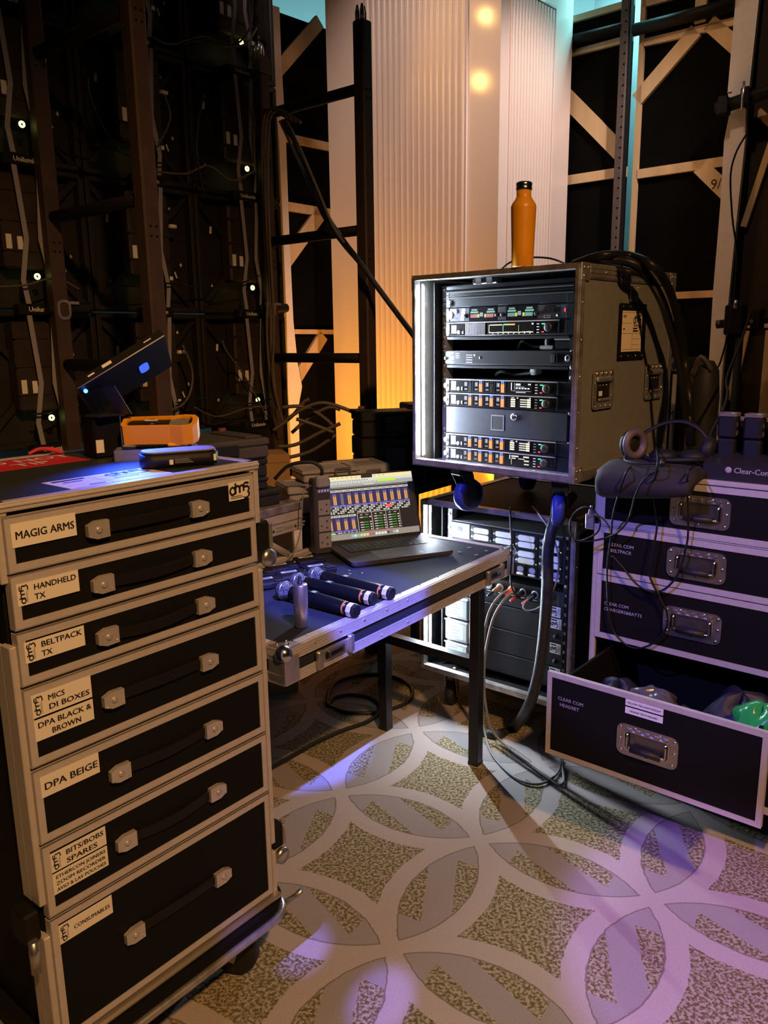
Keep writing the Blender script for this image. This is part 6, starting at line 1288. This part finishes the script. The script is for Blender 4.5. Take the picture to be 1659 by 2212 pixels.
for row in range(2):
    for c in range(4):
        if row == 1 and c == 0 and False: continue
        x = 0.106 + c * 0.0905; z = h - 0.058 - row * 0.056
        m = MB(); m.box(x - 0.001, x + 0.087, -0.010, -0.006, z, z + 0.053, BLKM)
        for j in range(2):
            zz = z + 0.005 + j * 0.0235
            m.prism([(a + x + 0.046, b + zz + 0.0105) for a, b in rr(0.062, 0.019, 0.006)], (0, -0.010, 0), X, Z, 0.006, WPAD); m.lathe([(0.002, 0), (0.005, 0), (0.004, 0.003)], (x + 0.008, -0.010, zz + 0.010), SILV, 10, (0, -1, 0))
        m.box(x + 0.081, x + 0.084, -0.011, -0.010, z + 0.007, z + 0.010, glow('status green', (0.5, 0.9, 0.3), 1.5))
        m.build('card_module', t)
m = MB(); VP = mat('lilac pad', (0.35, 0.36, 0.70), 0.4)
for k in range(8):
    x = 0.112 + k * 0.0452; m.box(x, x + 0.036, -0.010, -0.006, 0.006, 0.044, BLKM); m.prism([(a + x + 0.018, b + 0.030) for a, b in rr(0.025, 0.019, 0.009)], (0, -0.010, 0), X, Z, 0.002, VP); m.box(x + 0.005, x + 0.031, -0.016, -0.010, 0.010, 0.018, WPAD, 0.002)
m.build('port_pads', t)
t, h = unit('socket_panel', 'black rack panel of round audio sockets with plugs in lower rack', 'socket panel', 0.5465, 1.2, BLKM, fr=F_LOW, ry=LY, ex=LEX)
for k in range(9):
    x = 0.045 + k * 0.0460
    m = MB(); m.lathe([(0.011, 0), (0.0135, 0), (0.0135, 0.002), (0.011, 0.002)], (x, -0.006, 0.026), SILV, 20, (0, -1, 0)); m.lathe([(0.001, 0.001), (0.010, 0.001)], (x, -0.006, 0.026), INK, 16, (0, -1, 0))
    for a in (90, 210, 330): m.ball((x + 0.0045 * math.cos(R(a)), -0.0075, 0.026 + 0.0045 * math.sin(R(a))), 0.0011, SILV, 6)
    m.box(x - 0.008, x + 0.008, -0.0066, -0.006, 0.004, 0.0065, GP2); m.build('socket', t)
def dmslab(m, x, z):
    m.rect(x, x + 0.040, z, z + 0.036, -0.0066, WHITEP); m.box(x + 0.003, x + 0.024, -0.0078, -0.0074, z + 0.028, z + 0.033, INK); m.logo((x + 0.002, -0.0076, z + 0.004), X, Z, 0.024, 0.021, INK, 0.12)
    for j in range(5): m.box(x + 0.029, x + 0.038, -0.0078, -0.0074, z + 0.004 + j * 0.006, z + 0.0075 + j * 0.006, mat('grey print', (0.25, 0.24, 0.22), 0.6))
for lab, zt, n in (('blank rack panel with logo sticker just below the socket panel', 0.493, 0.85), ('upper screen unit of the lower rack, lit menu screen beside table leg', 0.4545, 2.0), ('middle screen unit of the lower rack, behind the front table leg', 0.3655, 2.0), ('bottom screen unit of the lower rack above the case floor', 0.2765, 1.8)):
    t, h = unit('screen_unit' if n > 1 else 'rack_blank', lab, 'screen unit' if n > 1 else 'rack panel', zt, n, BLKS, 'units in the lower rack', fr=F_LOW, ry=LY, ex=LEX)
    m = MB(); dmslab(m, 0.430 if n > 1 else 0.425, h - 0.040 if n > 1 else 0.001); m.build('logo_sticker', t)
    if n > 1:
        m = MB(); m.box(0.003, 0.105, -0.022, -0.006, 0.002, h - 0.004, mat('pale grey bezel', (0.30, 0.31, 0.33), 0.4, 0.3), 0.005); m.box(0.013, 0.098, -0.0226, -0.022, 0.014, h - 0.015, glow('menu screen', (0.70, 0.88, 0.85), 1.0)); m.box(0.084, 0.098, -0.0230, -0.0226, 0.014, h - 0.015, glow('menu keys', (0.50, 0.66, 0.72), 0.9))
        for j in range(4): m.box(0.020, 0.070 - 0.01 * (j % 2), -0.0230, -0.0226, 0.022 + j * 0.012, 0.0235 + j * 0.012, glow('menu text', (0.4, 0.55, 0.6), 0.6))
        m.build('touch_screen', t)
        m = MB(); m.lathe([(0.001, 0.010), (0.007, 0.010), (0.009, 0)], (0.452, -0.006, 0.022), BLKM, 16, (0, -1, 0)); m.box(0.438, 0.443, -0.008, -0.006, 0.016, 0.022, BLKM); m.build('control_knob', t)
        m = MB()
        for a in (0.008, ): m.ball((-0.004, -0.01, h - 0.012), 0.004, CHROME, 8); m.build('fixing_screw', t)
        m = MB(); m.box(0.12, 0.42, -0.0068, -0.006, h - 0.006, h - 0.0045, INK); m.build('panel_seam', t)
# plugs
PLG = mat('black plug', (0.02, 0.02, 0.02), 0.35, 0.3)
for k, (px, mt) in enumerate(((2, mat('brown sleeve', (0.32, 0.16, 0.08), 0.5)), (3, mat('coral sleeve', (0.80, 0.16, 0.08), 0.5)), (4, PLG), (5, PLG))):
    x = LEX + 0.045 + (px + 2) * 0.0460
    t = thing('audio_plug', ('brown sleeved audio plug, leftmost in the socket panel', 'coral sleeved audio plug, second in the socket panel', 'black audio plug right of the coral one', 'rightmost black audio plug with red boot')[k], 'audio plug', world(F_LOW, x, LY - 0.006, 0.493 + 0.026), F_LOW[1])
    m = MB(); m.lathe([(0.009, 0), (0.0095, 0.012), (0.0085, 0.030), (0.006, 0.036)], (0, 0, 0), mt, 16, (-0.3, -1, -0.35)); m.build('sleeve', t)
    m = MB(); d = V((-0.3, -1, -0.35)).normalized(); m.lathe([(0.005, 0.034), (0.004, 0.062)], (0, 0, 0), mat('red boot', (0.75, 0.06, 0.05), 0.5) if k > 1 else PLG, 12, d); m.build('boot', t)

# ================================================================ right drawer case
dc = thing('drawer_case', 'black flight case drawer unit on the right with its lowest drawer open', 'drawer case', F_DRAW[0], F_DRAW[1])
DW, DD, DT, DB = 0.58, 0.50, 1.0205, 0.165
m = MB()
m.box(0.0, 0.010, 0.006, DD, DB, DT - 0.002, BLKP); m.box(DW - 0.010, DW, 0.006, DD, DB, DT - 0.002, BLKP); m.box(0.0, DW, 0.006, DD, DT - 0.012, DT - 0.001, BLKP); m.box(0, DW, DD - 0.01, DD, DB, DT - 0.002, BLKP)
m.box(0.01, DW - 0.01, 0.006, DD, DB, DB + 0.012, BLKP); m.box(0.01, DW - 0.01, 0.004, 0.012, DB + 0.012, 0.290, BLKP); m.box(0.01, DW - 0.01, 0.01, DD, 0.284, 0.294, BLKP); m.box(0.01, DW - 0.01, 0.01, DD, 0.534, 0.538, BLKP)
m.build('carcass', dc)
m = MB()
for x, s in ((-0.002, 1), (DW + 0.002, -1)):
    for z0, z1 in ((DB, 0.866), (0.888, DT)):
        m.box(*sorted((x, x + 0.016 * s)), 0.0, 0.012, z0, z1, FRAMEM, 0.0015); m.box(*sorted((x, x + 0.003 * s)), 0.0, 0.03, z0, z1, FRAMEM)
m.box(-0.002, DW + 0.002, 0.0, 0.02, DT - 0.010, DT + 0.0015, FRAMEM, 0.0015); m.box(-0.002, DW + 0.002, 0.0, 0.012, 0.8645, 0.8685, FRAMEM, 0.001)
for x in (-0.002, DW - 0.02): m.box(x, x + 0.022, 0, DD, DT - 0.001, DT + 0.0015, FRAMEM, 0.001)
m.box(-0.002, DW + 0.002, 0.0, 0.012, DB, DB + 0.02, FRAMEM, 0.001); m.build('edge_trim', dc)
m = MB(); m.box(-0.030, -0.002, -0.004, 0.035, 0.85, 0.895, ALUD, 0.003); m.tube([(-0.016, -0.006, 0.895), (-0.010, -0.008, 0.92)], 0.004, STEEL, 8); m.build('butterfly_latch', dc)
for x, y, a in ((0.12, 0.26, 0), (0.5, 0.26, 30), (0.12, 0.42, 10), (0.5, 0.42, -20)): caster(dc, x, y, DB, 0.05, RUB, a)
SIL = mat('silver tape print', (0.42, 0.40, 0.50), 0.5)
def drawer(z0, z1, y, txt, x0=0.012, x1=0.568, tx=0.043, tz=None, th=0.0095, hx=0.284, hz=None, hw=0.152, hh=0.082, fw=0.016):
    m = MB(); m.box(x0 + 0.004, x1 - 0.004, y, y + 0.012, z0 + 0.004, z1 - 0.004, BLKP)
    d = m.build('drawer', dc)
    m = MB(); P = [(x0, z0), (x1, z0), (x1, z1), (x0, z1)]; Q = [(x0 + fw, z0 + fw), (x1 - fw, z0 + fw), (x1 - fw, z1 - fw), (x0 + fw, z1 - fw)]
    m.ring(P, Q, (0, y, 0), X, Z, 0.002, FRAMEM); m.ring(P, [(p[0] + (0.002 if p[0] < 0.2 else -0.002), p[1] + (0.002 if k < 2 else -0.002)) for k, p in enumerate(P)], (0, y + 0.012, 0), X, Z, 0.013, FRAMEM); m.build('drawer_edging', d)
    dish_handle(d, hx, (z0 + z1) / 2 if hz is None else hz, hw, hh, y - 0.0005)
    m = MB()
    for q, line in enumerate(txt.split('\n')): m.text(line, (tx + (0.006 if len(line) < 9 and q else 0.0), y - 0.0008, tz - q * th * 1.75), X, Z, th, SIL, bold=0.009)
    m.build('lettering', d)
    m = MB(); m.box(x0 + 0.03, x0 + 0.038, y + 0.012, y + 0.45, z0 + 0.02, z1 - 0.02, BLKP); m.box(x1 - 0.038, x1 - 0.03, y + 0.012, y + 0.45, z0 + 0.02, z1 - 0.02, BLKP); m.box(x0 + 0.03, x1 - 0.03, y + 0.012, y + 0.45, z0 + 0.02, z0 + 0.028, BLKP); m.box(x0 + 0.03, x1 - 0.03, y + 0.44, y + 0.45, z0 + 0.02, z1 - 0.02, BLKP); m.build('drawer_box', d)
    return d
drawer(0.870, 1.008, 0.0, 'ANTENNA', tz=0.955)
drawer(0.7275, 0.8635, 0.0, 'CLEAR COM\nBELTPACK', tz=0.812, hz=0.797)
drawer(0.5390, 0.7245, 0.0, 'CLEAR COM\nCHARGERS&BATTS', tx=0.038, tz=0.640, hz=0.634)
d4 = drawer(0.3000, 0.5310, -0.2875, 'CLEAR COM\nHEADSET', x0=0.022, x1=0.562, tx=0.053, tz=0.461, hx=0.294, hz=0.4115, fw=0.013)
m = MB()
for zz, tx in ((0.5005, 'YELLOW TIE=LIGHTWEIGHT'), (0.4800, 'ORANGE TIE=STANDARD')): m.rect(0.235, 0.3285, zz, zz + 0.0165, -0.2880, WHITEP, 0.001); m.text(tx, (0.2815, -0.2892, zz + 0.006), X, Z, 0.0052, INK, w=0.085 if 'Y' == tx[0] else 0.070, align='c', bold=0.008)
m.build('tape_labels', d4)

# contents of the open drawer
def sack(name, label, x, y, z, sx, sy, sz, mt, a=0, cat='bag'):
    rnd = random.Random(hash(label) % 1000 if False else int(x * 1000 + y * 77))
    m = MB(); vs = []; seg, rows = 22, 10
    ph = [rnd.uniform(0, 6.28) for _ in range(6)]
    for j in range(rows + 1):
        tt = math.pi * j / rows
        for i in range(seg):
            g = 2 * math.pi * i / seg; r = 1 + 0.16 * math.sin(3 * g + ph[0] + j * 0.5) + 0.10 * math.sin(7 * g + ph[1] - j) + 0.07 * math.sin(11 * g + ph[2])
            vs.append((sx * r * math.sin(tt) ** 0.7 * math.cos(g), sy * r * math.sin(tt) ** 0.7 * math.sin(g), max(0, sz * (0.5 + 0.5 * math.cos(tt)) * (1 + 0.12 * math.sin(4 * g + ph[3])))))
    m.add(vs, [(j * seg + i, j * seg + (i + 1) % seg, (j + 1) * seg + (i + 1) % seg, (j + 1) * seg + i) for j in range(rows) for i in range(seg)], mt, True)
    o = m.build(name); o.location = world(F_DRAW, x, y, z); o.rotation_euler = (0, 0, R(F_DRAW[1] + a)); return tag(o, label, cat, 'bags in the open drawer')
GREENB = mat('green glossy bag', (0.02, 0.30, 0.07), 0.22, bump=0.2, bscale=40); NAVYB = mat('navy nylon', (0.006, 0.007, 0.025), 0.55, bump=0.4, bscale=60); CLRB = mat('clear poly bag', (0.08, 0.075, 0.085), 0.25, bump=0.6, bscale=50); BLKB = mat('black poly bag', (0.02, 0.02, 0.022), 0.3, bump=0.7, bscale=60)
sack('poly_bag', 'glossy green bag peeking over the open drawer front at right', 0.515, -0.17, 0.44, 0.060, 0.052, 0.095, GREENB)
sack('poly_bag', 'crumpled clear bag lying mid drawer near a red thread', 0.245, -0.13, 0.43, 0.06, 0.04, 0.055, CLRB)
sack('nylon_pouch', 'large navy pouch with purple lettering in the right half of open drawer', 0.44, -0.06, 0.33, 0.085, 0.085, 0.165, NAVYB)
sack('nylon_pouch', 'small black pouch behind the drawer front at left', 0.145, -0.12, 0.33, 0.06, 0.06, 0.14, NAVYB)
sack('poly_bag', 'dark wrinkled bag in the middle front of open drawer', 0.355, -0.19, 0.33, 0.07, 0.055, 0.145, BLKB)
sack('cable_bundle', 'black coiled leads near the left corner of open drawer', 0.115, -0.215, 0.33, 0.05, 0.04, 0.15, BLKB, cat='cable bundle')
m = MB(); m.text('Clear-Com', (0, 0, 0), V((0.25, 0.45, 0.85)).normalized(), V((-0.9, 0.1, 0.2)).normalized(), 0.022, mat('purple print', (0.28, 0.24, 0.75), 0.5), bold=0.03)
for o_ in [o for o in bpy.data.objects if o.get('label', '').startswith('large navy')]:
    c = m.build('printed_name', o_); c.location = (0.055, -0.088, 0.075)

# pouch, headsets and charger on top
PCH = mat('dark suede pouch', (0.016, 0.013, 0.014), 0.8, bump=0.15, bscale=120)
t = thing('padded_pouch', 'black padded pouch draped over the top edge of right drawer case', 'pouch', F_DRAW[0], F_DRAW[1])
m = MB(); prof = [(0.14, 0.003), (0.14, 0.018), (0.06, 0.036), (-0.03, 0.040), (-0.085, 0.026), (-0.105, -0.012), (-0.100, -0.052), (-0.085, -0.062), (-0.068, -0.055), (-0.058, -0.020), (-0.035, 0.000), (-0.012, 0.003)]
xs = [(0.040, 0.55), (0.045, 0.80), (0.058, 0.95), (0.08, 1.0), (0.16, 1.0), (0.23, 0.95), (0.272, 0.75), (0.285, 0.5)]
vs = []; k = len(prof)
for x, s in xs:
    for y, z in prof: vs.append((x, -0.02 + (y + 0.02) * (0.85 + 0.15 * s), DT + (0.003 if z > 0 else 0) + (z - 0.003 if z > 0 else z) * (s if z > 0 else (0.5 + 0.5 * s) * (1 - 0.45 * (x - 0.02) / 0.27))))
m.add(vs, [(a * k + i, a * k + (i + 1) % k, (a + 1) * k + (i + 1) % k, (a + 1) * k + i) for a in range(len(xs) - 1) for i in range(k)] + [tuple(range(k)), tuple((len(xs) - 1) * k + i for i in range(k))], PCH, True)
m.build('body', t)
LEATH = mat('worn brown leather', (0.10, 0.075, 0.055), 0.5, noise=0.15)
t = thing('headset', 'black intercom headset with brown ear cushion facing the camera on the pouch', 'headset', world(F_DRAW, 0, 0, 0), F_DRAW[1])
m = MB(); c = (0.095, 0.005, 1.098); ax = V((0.92, -0.40, 0.08))
m.lathe([(0.020, 0.0), (0.036, 0.0), (0.042, 0.006), (0.040, 0.014), (0.030, 0.018), (0.022, 0.013), (0.020, 0.0)], c, LEATH, 28, ax, True, False); m.build('ear_cushion', t)
m = MB(); m.lathe([(0.001, -0.024), (0.025, -0.024), (0.036, -0.012), (0.038, 0.002), (0.001, 0.004)], c, BLKM, 28, ax); m.build('ear_cup', t)
m = MB(); c2 = (0.262, 0.09, 1.085); m.lathe([(0.001, -0.02), (0.026, -0.02), (0.036, -0.008), (0.038, 0.006), (0.030, 0.016), (0.001, 0.012)], c2, BLKM, 28, V((-0.95, -0.15, 0.2))); m.build('ear_cup', t)
m = MB(); m.tube([(0.080, 0.02, 1.09), (0.105, 0.06, 1.125), (0.145, 0.09, 1.150), (0.195, 0.10, 1.155), (0.240, 0.10, 1.135), (0.272, 0.095, 1.095)], 0.008, BLKM, 10, smoothn=5, flat=0.5); m.build('headband', t)
m = MB(); m.tube([(0.085, -0.01, 1.075), (0.10, -0.05, 1.062), (0.15, -0.07, 1.060), (0.20, -0.065, 1.064)], 0.003, BLKM, 8, smoothn=4); m.ball((0.205, -0.065, 1.066), 0.008, RUB, 10); m.build('boom_microphone', t)
t = thing('headset', 'second black headset lying flat behind the brown cushioned one', 'headset', world(F_DRAW, 0, 0, 0), F_DRAW[1])
m = MB(); m.tube([(0.115, 0.03, 1.066), (0.15, -0.01, 1.064), (0.20, -0.015, 1.066), (0.25, 0.01, 1.068), (0.275, 0.05, 1.066)], 0.007, BLKM, 10, smoothn=5); m.build('headband', t)
m = MB(); m.lathe([(0.001, 0), (0.034, 0), (0.038, 0.012), (0.026, 0.024), (0.001, 0.026)], (0.165, 0.04, 1.060), BLKM, 24); m.build('ear_cup', t)
m = MB(); m.lathe([(0.001, 0), (0.034, 0), (0.038, 0.012), (0.026, 0.024), (0.001, 0.026)], (0.235, 0.065, 1.060), BLKM, 24); m.build('ear_cup', t)
CHG = mat('charger charcoal', (0.014, 0.0135, 0.015), 0.55, spec=0.3)
t = thing('battery_charger', 'charcoal multi bay charger on the right drawer case, packs standing in it', 'charger', world(F_DRAW, 0.278, 0.018, DT + 0.0015), F_DRAW[1])
m = MB(); m.prism([(0.0, 0.0), (0.31, 0.0), (0.31, 0.022), (0.10, 0.062), (0.02, 0.050), (0.0, 0.040)], (0, 0, 0), Y, Z, 0.295, CHG); m.build('body', t)
m = MB(); m.text('Clear-Com', (0.075, 0.0005, 0.022), X, Z, 0.014, mat('pale grey print', (0.38, 0.36, 0.34), 0.5), bold=0.02); m.lathe([(0.004, 0), (0.008, 0), (0.008, 0.0006), (0.004, 0.0006)], (0.062, 0, 0.028), mat('pale grey print', (0.38, 0.36, 0.34), 0.5), 16, (0, -1, 0)); m.build('lettering', t)
def beltpack():
    t = thing('beltpack', '', 'beltpack', (0, 0, 0), F_DRAW[1], 'intercom beltpacks in the charger')
    m = MB(); m.box(-0.021, 0.021, -0.018, 0.018, 0, 0.045, mat('beltpack charcoal', (0.012, 0.013, 0.016), 0.5, spec=0.3), 0.005); m.build('battery', t)
    m = MB(); m.box(-0.023, 0.023, -0.020, 0.022, 0.046, 0.105, BLKM, 0.006); m.box(-0.018, 0.018, -0.014, 0.016, 0.105, 0.108, BLKS, 0.001); m.build('body', t)
    m = MB(); m.ring(rr(0.046, 0.042, 0.006), rr(0.036, 0.032, 0.004), (0, 0.001, 0.103), X, Y, 0.008, mat('worn olive rim', (0.16, 0.13, 0.09), 0.45)); m.build('rim', t)
    m = MB(); m.box(0.004, 0.014, -0.004, 0.002, 0.108, 0.1098, glow('pack green', (0.25, 0.9, 0.15), 1.6)); m.build('green_light', t)
    m = MB()
    for q in range(2):
        for j in range(2): m.box(0.023, 0.0242, -0.012 + q * 0.014, -0.005 + q * 0.014, 0.055 + j * 0.022, 0.066 + j * 0.022, LEATH)
    m.build('side_buttons', t)
    return t
bp = beltpack(); n = 0
for r_, y in enumerate((0.085, 0.165, 0.245)):
    for c, x in enumerate((0.022, 0.085, 0.148, 0.211)):
        o = bp if n == 0 else copy_tree(bp); n += 1
        zz = DT + 0.0015 + (0.052 if r_ == 0 else 0.046 - 0.012 * r_)
        o.location = world(F_DRAW, 0.285 + x + 0.012 * r_, 0.018 + y, zz)
        o['label'] = 'black beltpack with green light, %s from the left in the %s row of charger' % (('first', 'second', 'third', 'fourth')[c], ('front', 'middle', 'back')[r_])

# stool-like case and bag behind the upper rack
t = thing('metal_case', 'silver lidded case standing behind the upper rack at right', 'case', (1.235, 3.50, 0), -41)
m = MB(); m.box(-0.16, 0.06, -0.05, 0.3, 0, 1.22, DARKC if False else BLKP); m.build('body', t)
m = MB(); m.box(-0.165, 0.065, -0.055, 0.305, 1.22, 1.285, CHROME, 0.02); m.build('lid', t)
m = MB(); m.box(-0.06, -0.035, -0.058, -0.05, 0, 1.22, FRAMEM); m.box(-0.03, 0.0, -0.056, -0.05, 1.12, 1.20, WHITEP); m.box(0.05, 0.066, -0.058, -0.05, 0, 1.22, FRAMEM); m.build('corner_trim', t)
t = thing('equipment_bag', 'tall black soft bag beside the silver lidded case', 'bag', (1.225, 3.06, 0), -41)
m = MB(); prof = [(0.055, 0.0), (0.056, 0.6), (0.058, 1.15), (0.05, 1.25), (0.03, 1.285), (0.001, 1.29)]
m.lathe(prof, (0, 0, 0), mat('black soft nylon', (0.02, 0.018, 0.018), 0.6, bump=0.4, bscale=30), 20); m.build('body', t)
MB().tube([(-0.03, -0.04, 1.23), (0.0, -0.055, 1.30), (0.035, -0.035, 1.25)], 0.01, LEATH, 8, smoothn=5).build('strap', t)

# ================================================================ cables
CABM = mat('black cable', (0.010, 0.0095, 0.0095), 0.42, spec=0.3)
CABB = mat('brown grey cable', (0.10, 0.075, 0.055), 0.5)
CABG = mat('grey cable', (0.20, 0.20, 0.21), 0.5)
BRAID = mat('braided black loom', (0.022, 0.022, 0.026), 0.4, noise=0.5, nscale=160, bump=0.8, bscale=300)
def cable(key, label, r, mt, group=None, name='cable', n=6, seg=8):
    pts = [V(p) for p in PT[key]]
    m = MB(); o0 = pts[0]
    m.tube([p - o0 for p in pts], r, mt, seg, smoothn=n)
    o = m.build(name); o.location = o0; return tag(o, label, 'cable', group)
cable('cord_a', 'thin black headset cord looping lowest in front of the right drawer case', 0.0027, CABM, 'headset cords')
cable('cord_b', 'thin black headset cord hanging straight from the middle of pouch', 0.0027, CABM, 'headset cords')
cable('cord_c', 'thin black headset cord falling past the upper drawer handles', 0.0027, CABM, 'headset cords')
cable('cord_d', 'thin black headset cord coiled beside the drawer case left edge', 0.0027, CABM, 'headset cords')
cable('loom_a', 'thick black cable arching over the upper rack, front of three', 0.0135, CABM, 'thick cables over the rack', 'thick_cable')
cable('loom_b', 'thick black cable arching over the upper rack, rearmost of three', 0.0120, CABM, 'thick cables over the rack', 'thick_cable')
cable('loom_c', 'thick black cable hugging the upper rack side, between the other two', 0.0085, CABM, 'thick cables over the rack', 'thick_cable')
cable('bottle_cable', 'thin black cable hooping behind the yellow bottle', 0.003, CABM)
cable('loom_d', 'fat braided black loom hanging between racks down to the carpet', 0.019, BRAID, None, 'cable_loom', 6, 12)
cable('xlr_a', 'grey audio cable from brown plug looping onto the carpet', 0.0042, CABG, 'audio cables by the table leg')
cable('xlr_b', 'grey audio cable from coral plug looping widest on the carpet', 0.0042, CABG, 'audio cables by the table leg')
cable('cable_e', 'thin black cable dropping past the table corner into the socket panel', 0.003, CABM)
cable('cable_f', 'thin grey cable bowing in front of fat braided loom', 0.003, CABG)
cable('floor_coil', 'black cable coiled on the carpet under the table', 0.0075, RUB)
for k, lab in (('tower_a', 'brown cable draped from tower rung, left of the bunch'), ('tower_b', 'brown cable draped from tower rung, right of the bunch'), ('tower_c', 'brown cable draped from tower rung, reaching farthest left')): cable(k, lab, 0.006, CABB, 'cables hung on the tower')
cable('snake_a', 'long braided cable slanting from tower to behind the upper rack', 0.011, BRAID, None, 'cable_snake')
cable('snake_b', 'thin cable slanting above the braided cable to the taped joint', 0.006, CABB, 'slanting cables')
cable('snake_c', 'thin cable slanting below the braided cable to the taped joint', 0.006, CABB, 'slanting cables')
for k in range(7): cable('heap_%d' % k, ['tan lit cable arching highest in the heap by the pillar', 'tan lit cable at the left of heap by tower foot', 'tan lit cable in the heap running to the black cases', 'tan lit cable low in the heap above cardboard box', 'tan lit cable lowest in the heap', 'tan lit cable end standing up in the heap', 'tan lit cable running level through the heap'][k], 0.0075, CABB, 'heap of cables by the tower foot')
WHERE = ['arching at the top right of video wall', 'hooked high beside the top straps', 'drooping left of the second tower post, upper', 'sagging across the right column upper', 'hanging left of the second tower post', 'hooked right of the second tower post', 'hanging near the right column straps', 'crossing the leftmost straps', 'running level across the middle', 'looped low behind the lamp head', 'running low towards the tower', 'lowest on the right', 'short, left of the middle straps', 'slanting low at right', 'crossing low left straps', 'short, beside the ladder tower', 'short, at the lower left']
for k in range(17): cable('wall_%d' % k, 'dark signal cable on the video wall, ' + WHERE[k], 0.0035 if k % 3 else 0.0045, CABB if k % 2 else CABM, 'signal cables on the video wall')
cable('strip_lead', 'thin grey lead trailing from the power strip down to the table edge', 0.002, CABG)
cable('right_a', 'thin black cable running down the white upright to the upper rack', 0.004, CABM, 'cables by the white upright')
cable('right_b', 'thin black cable from the clamp stand to the charger', 0.005, CABM, 'cables by the white upright')
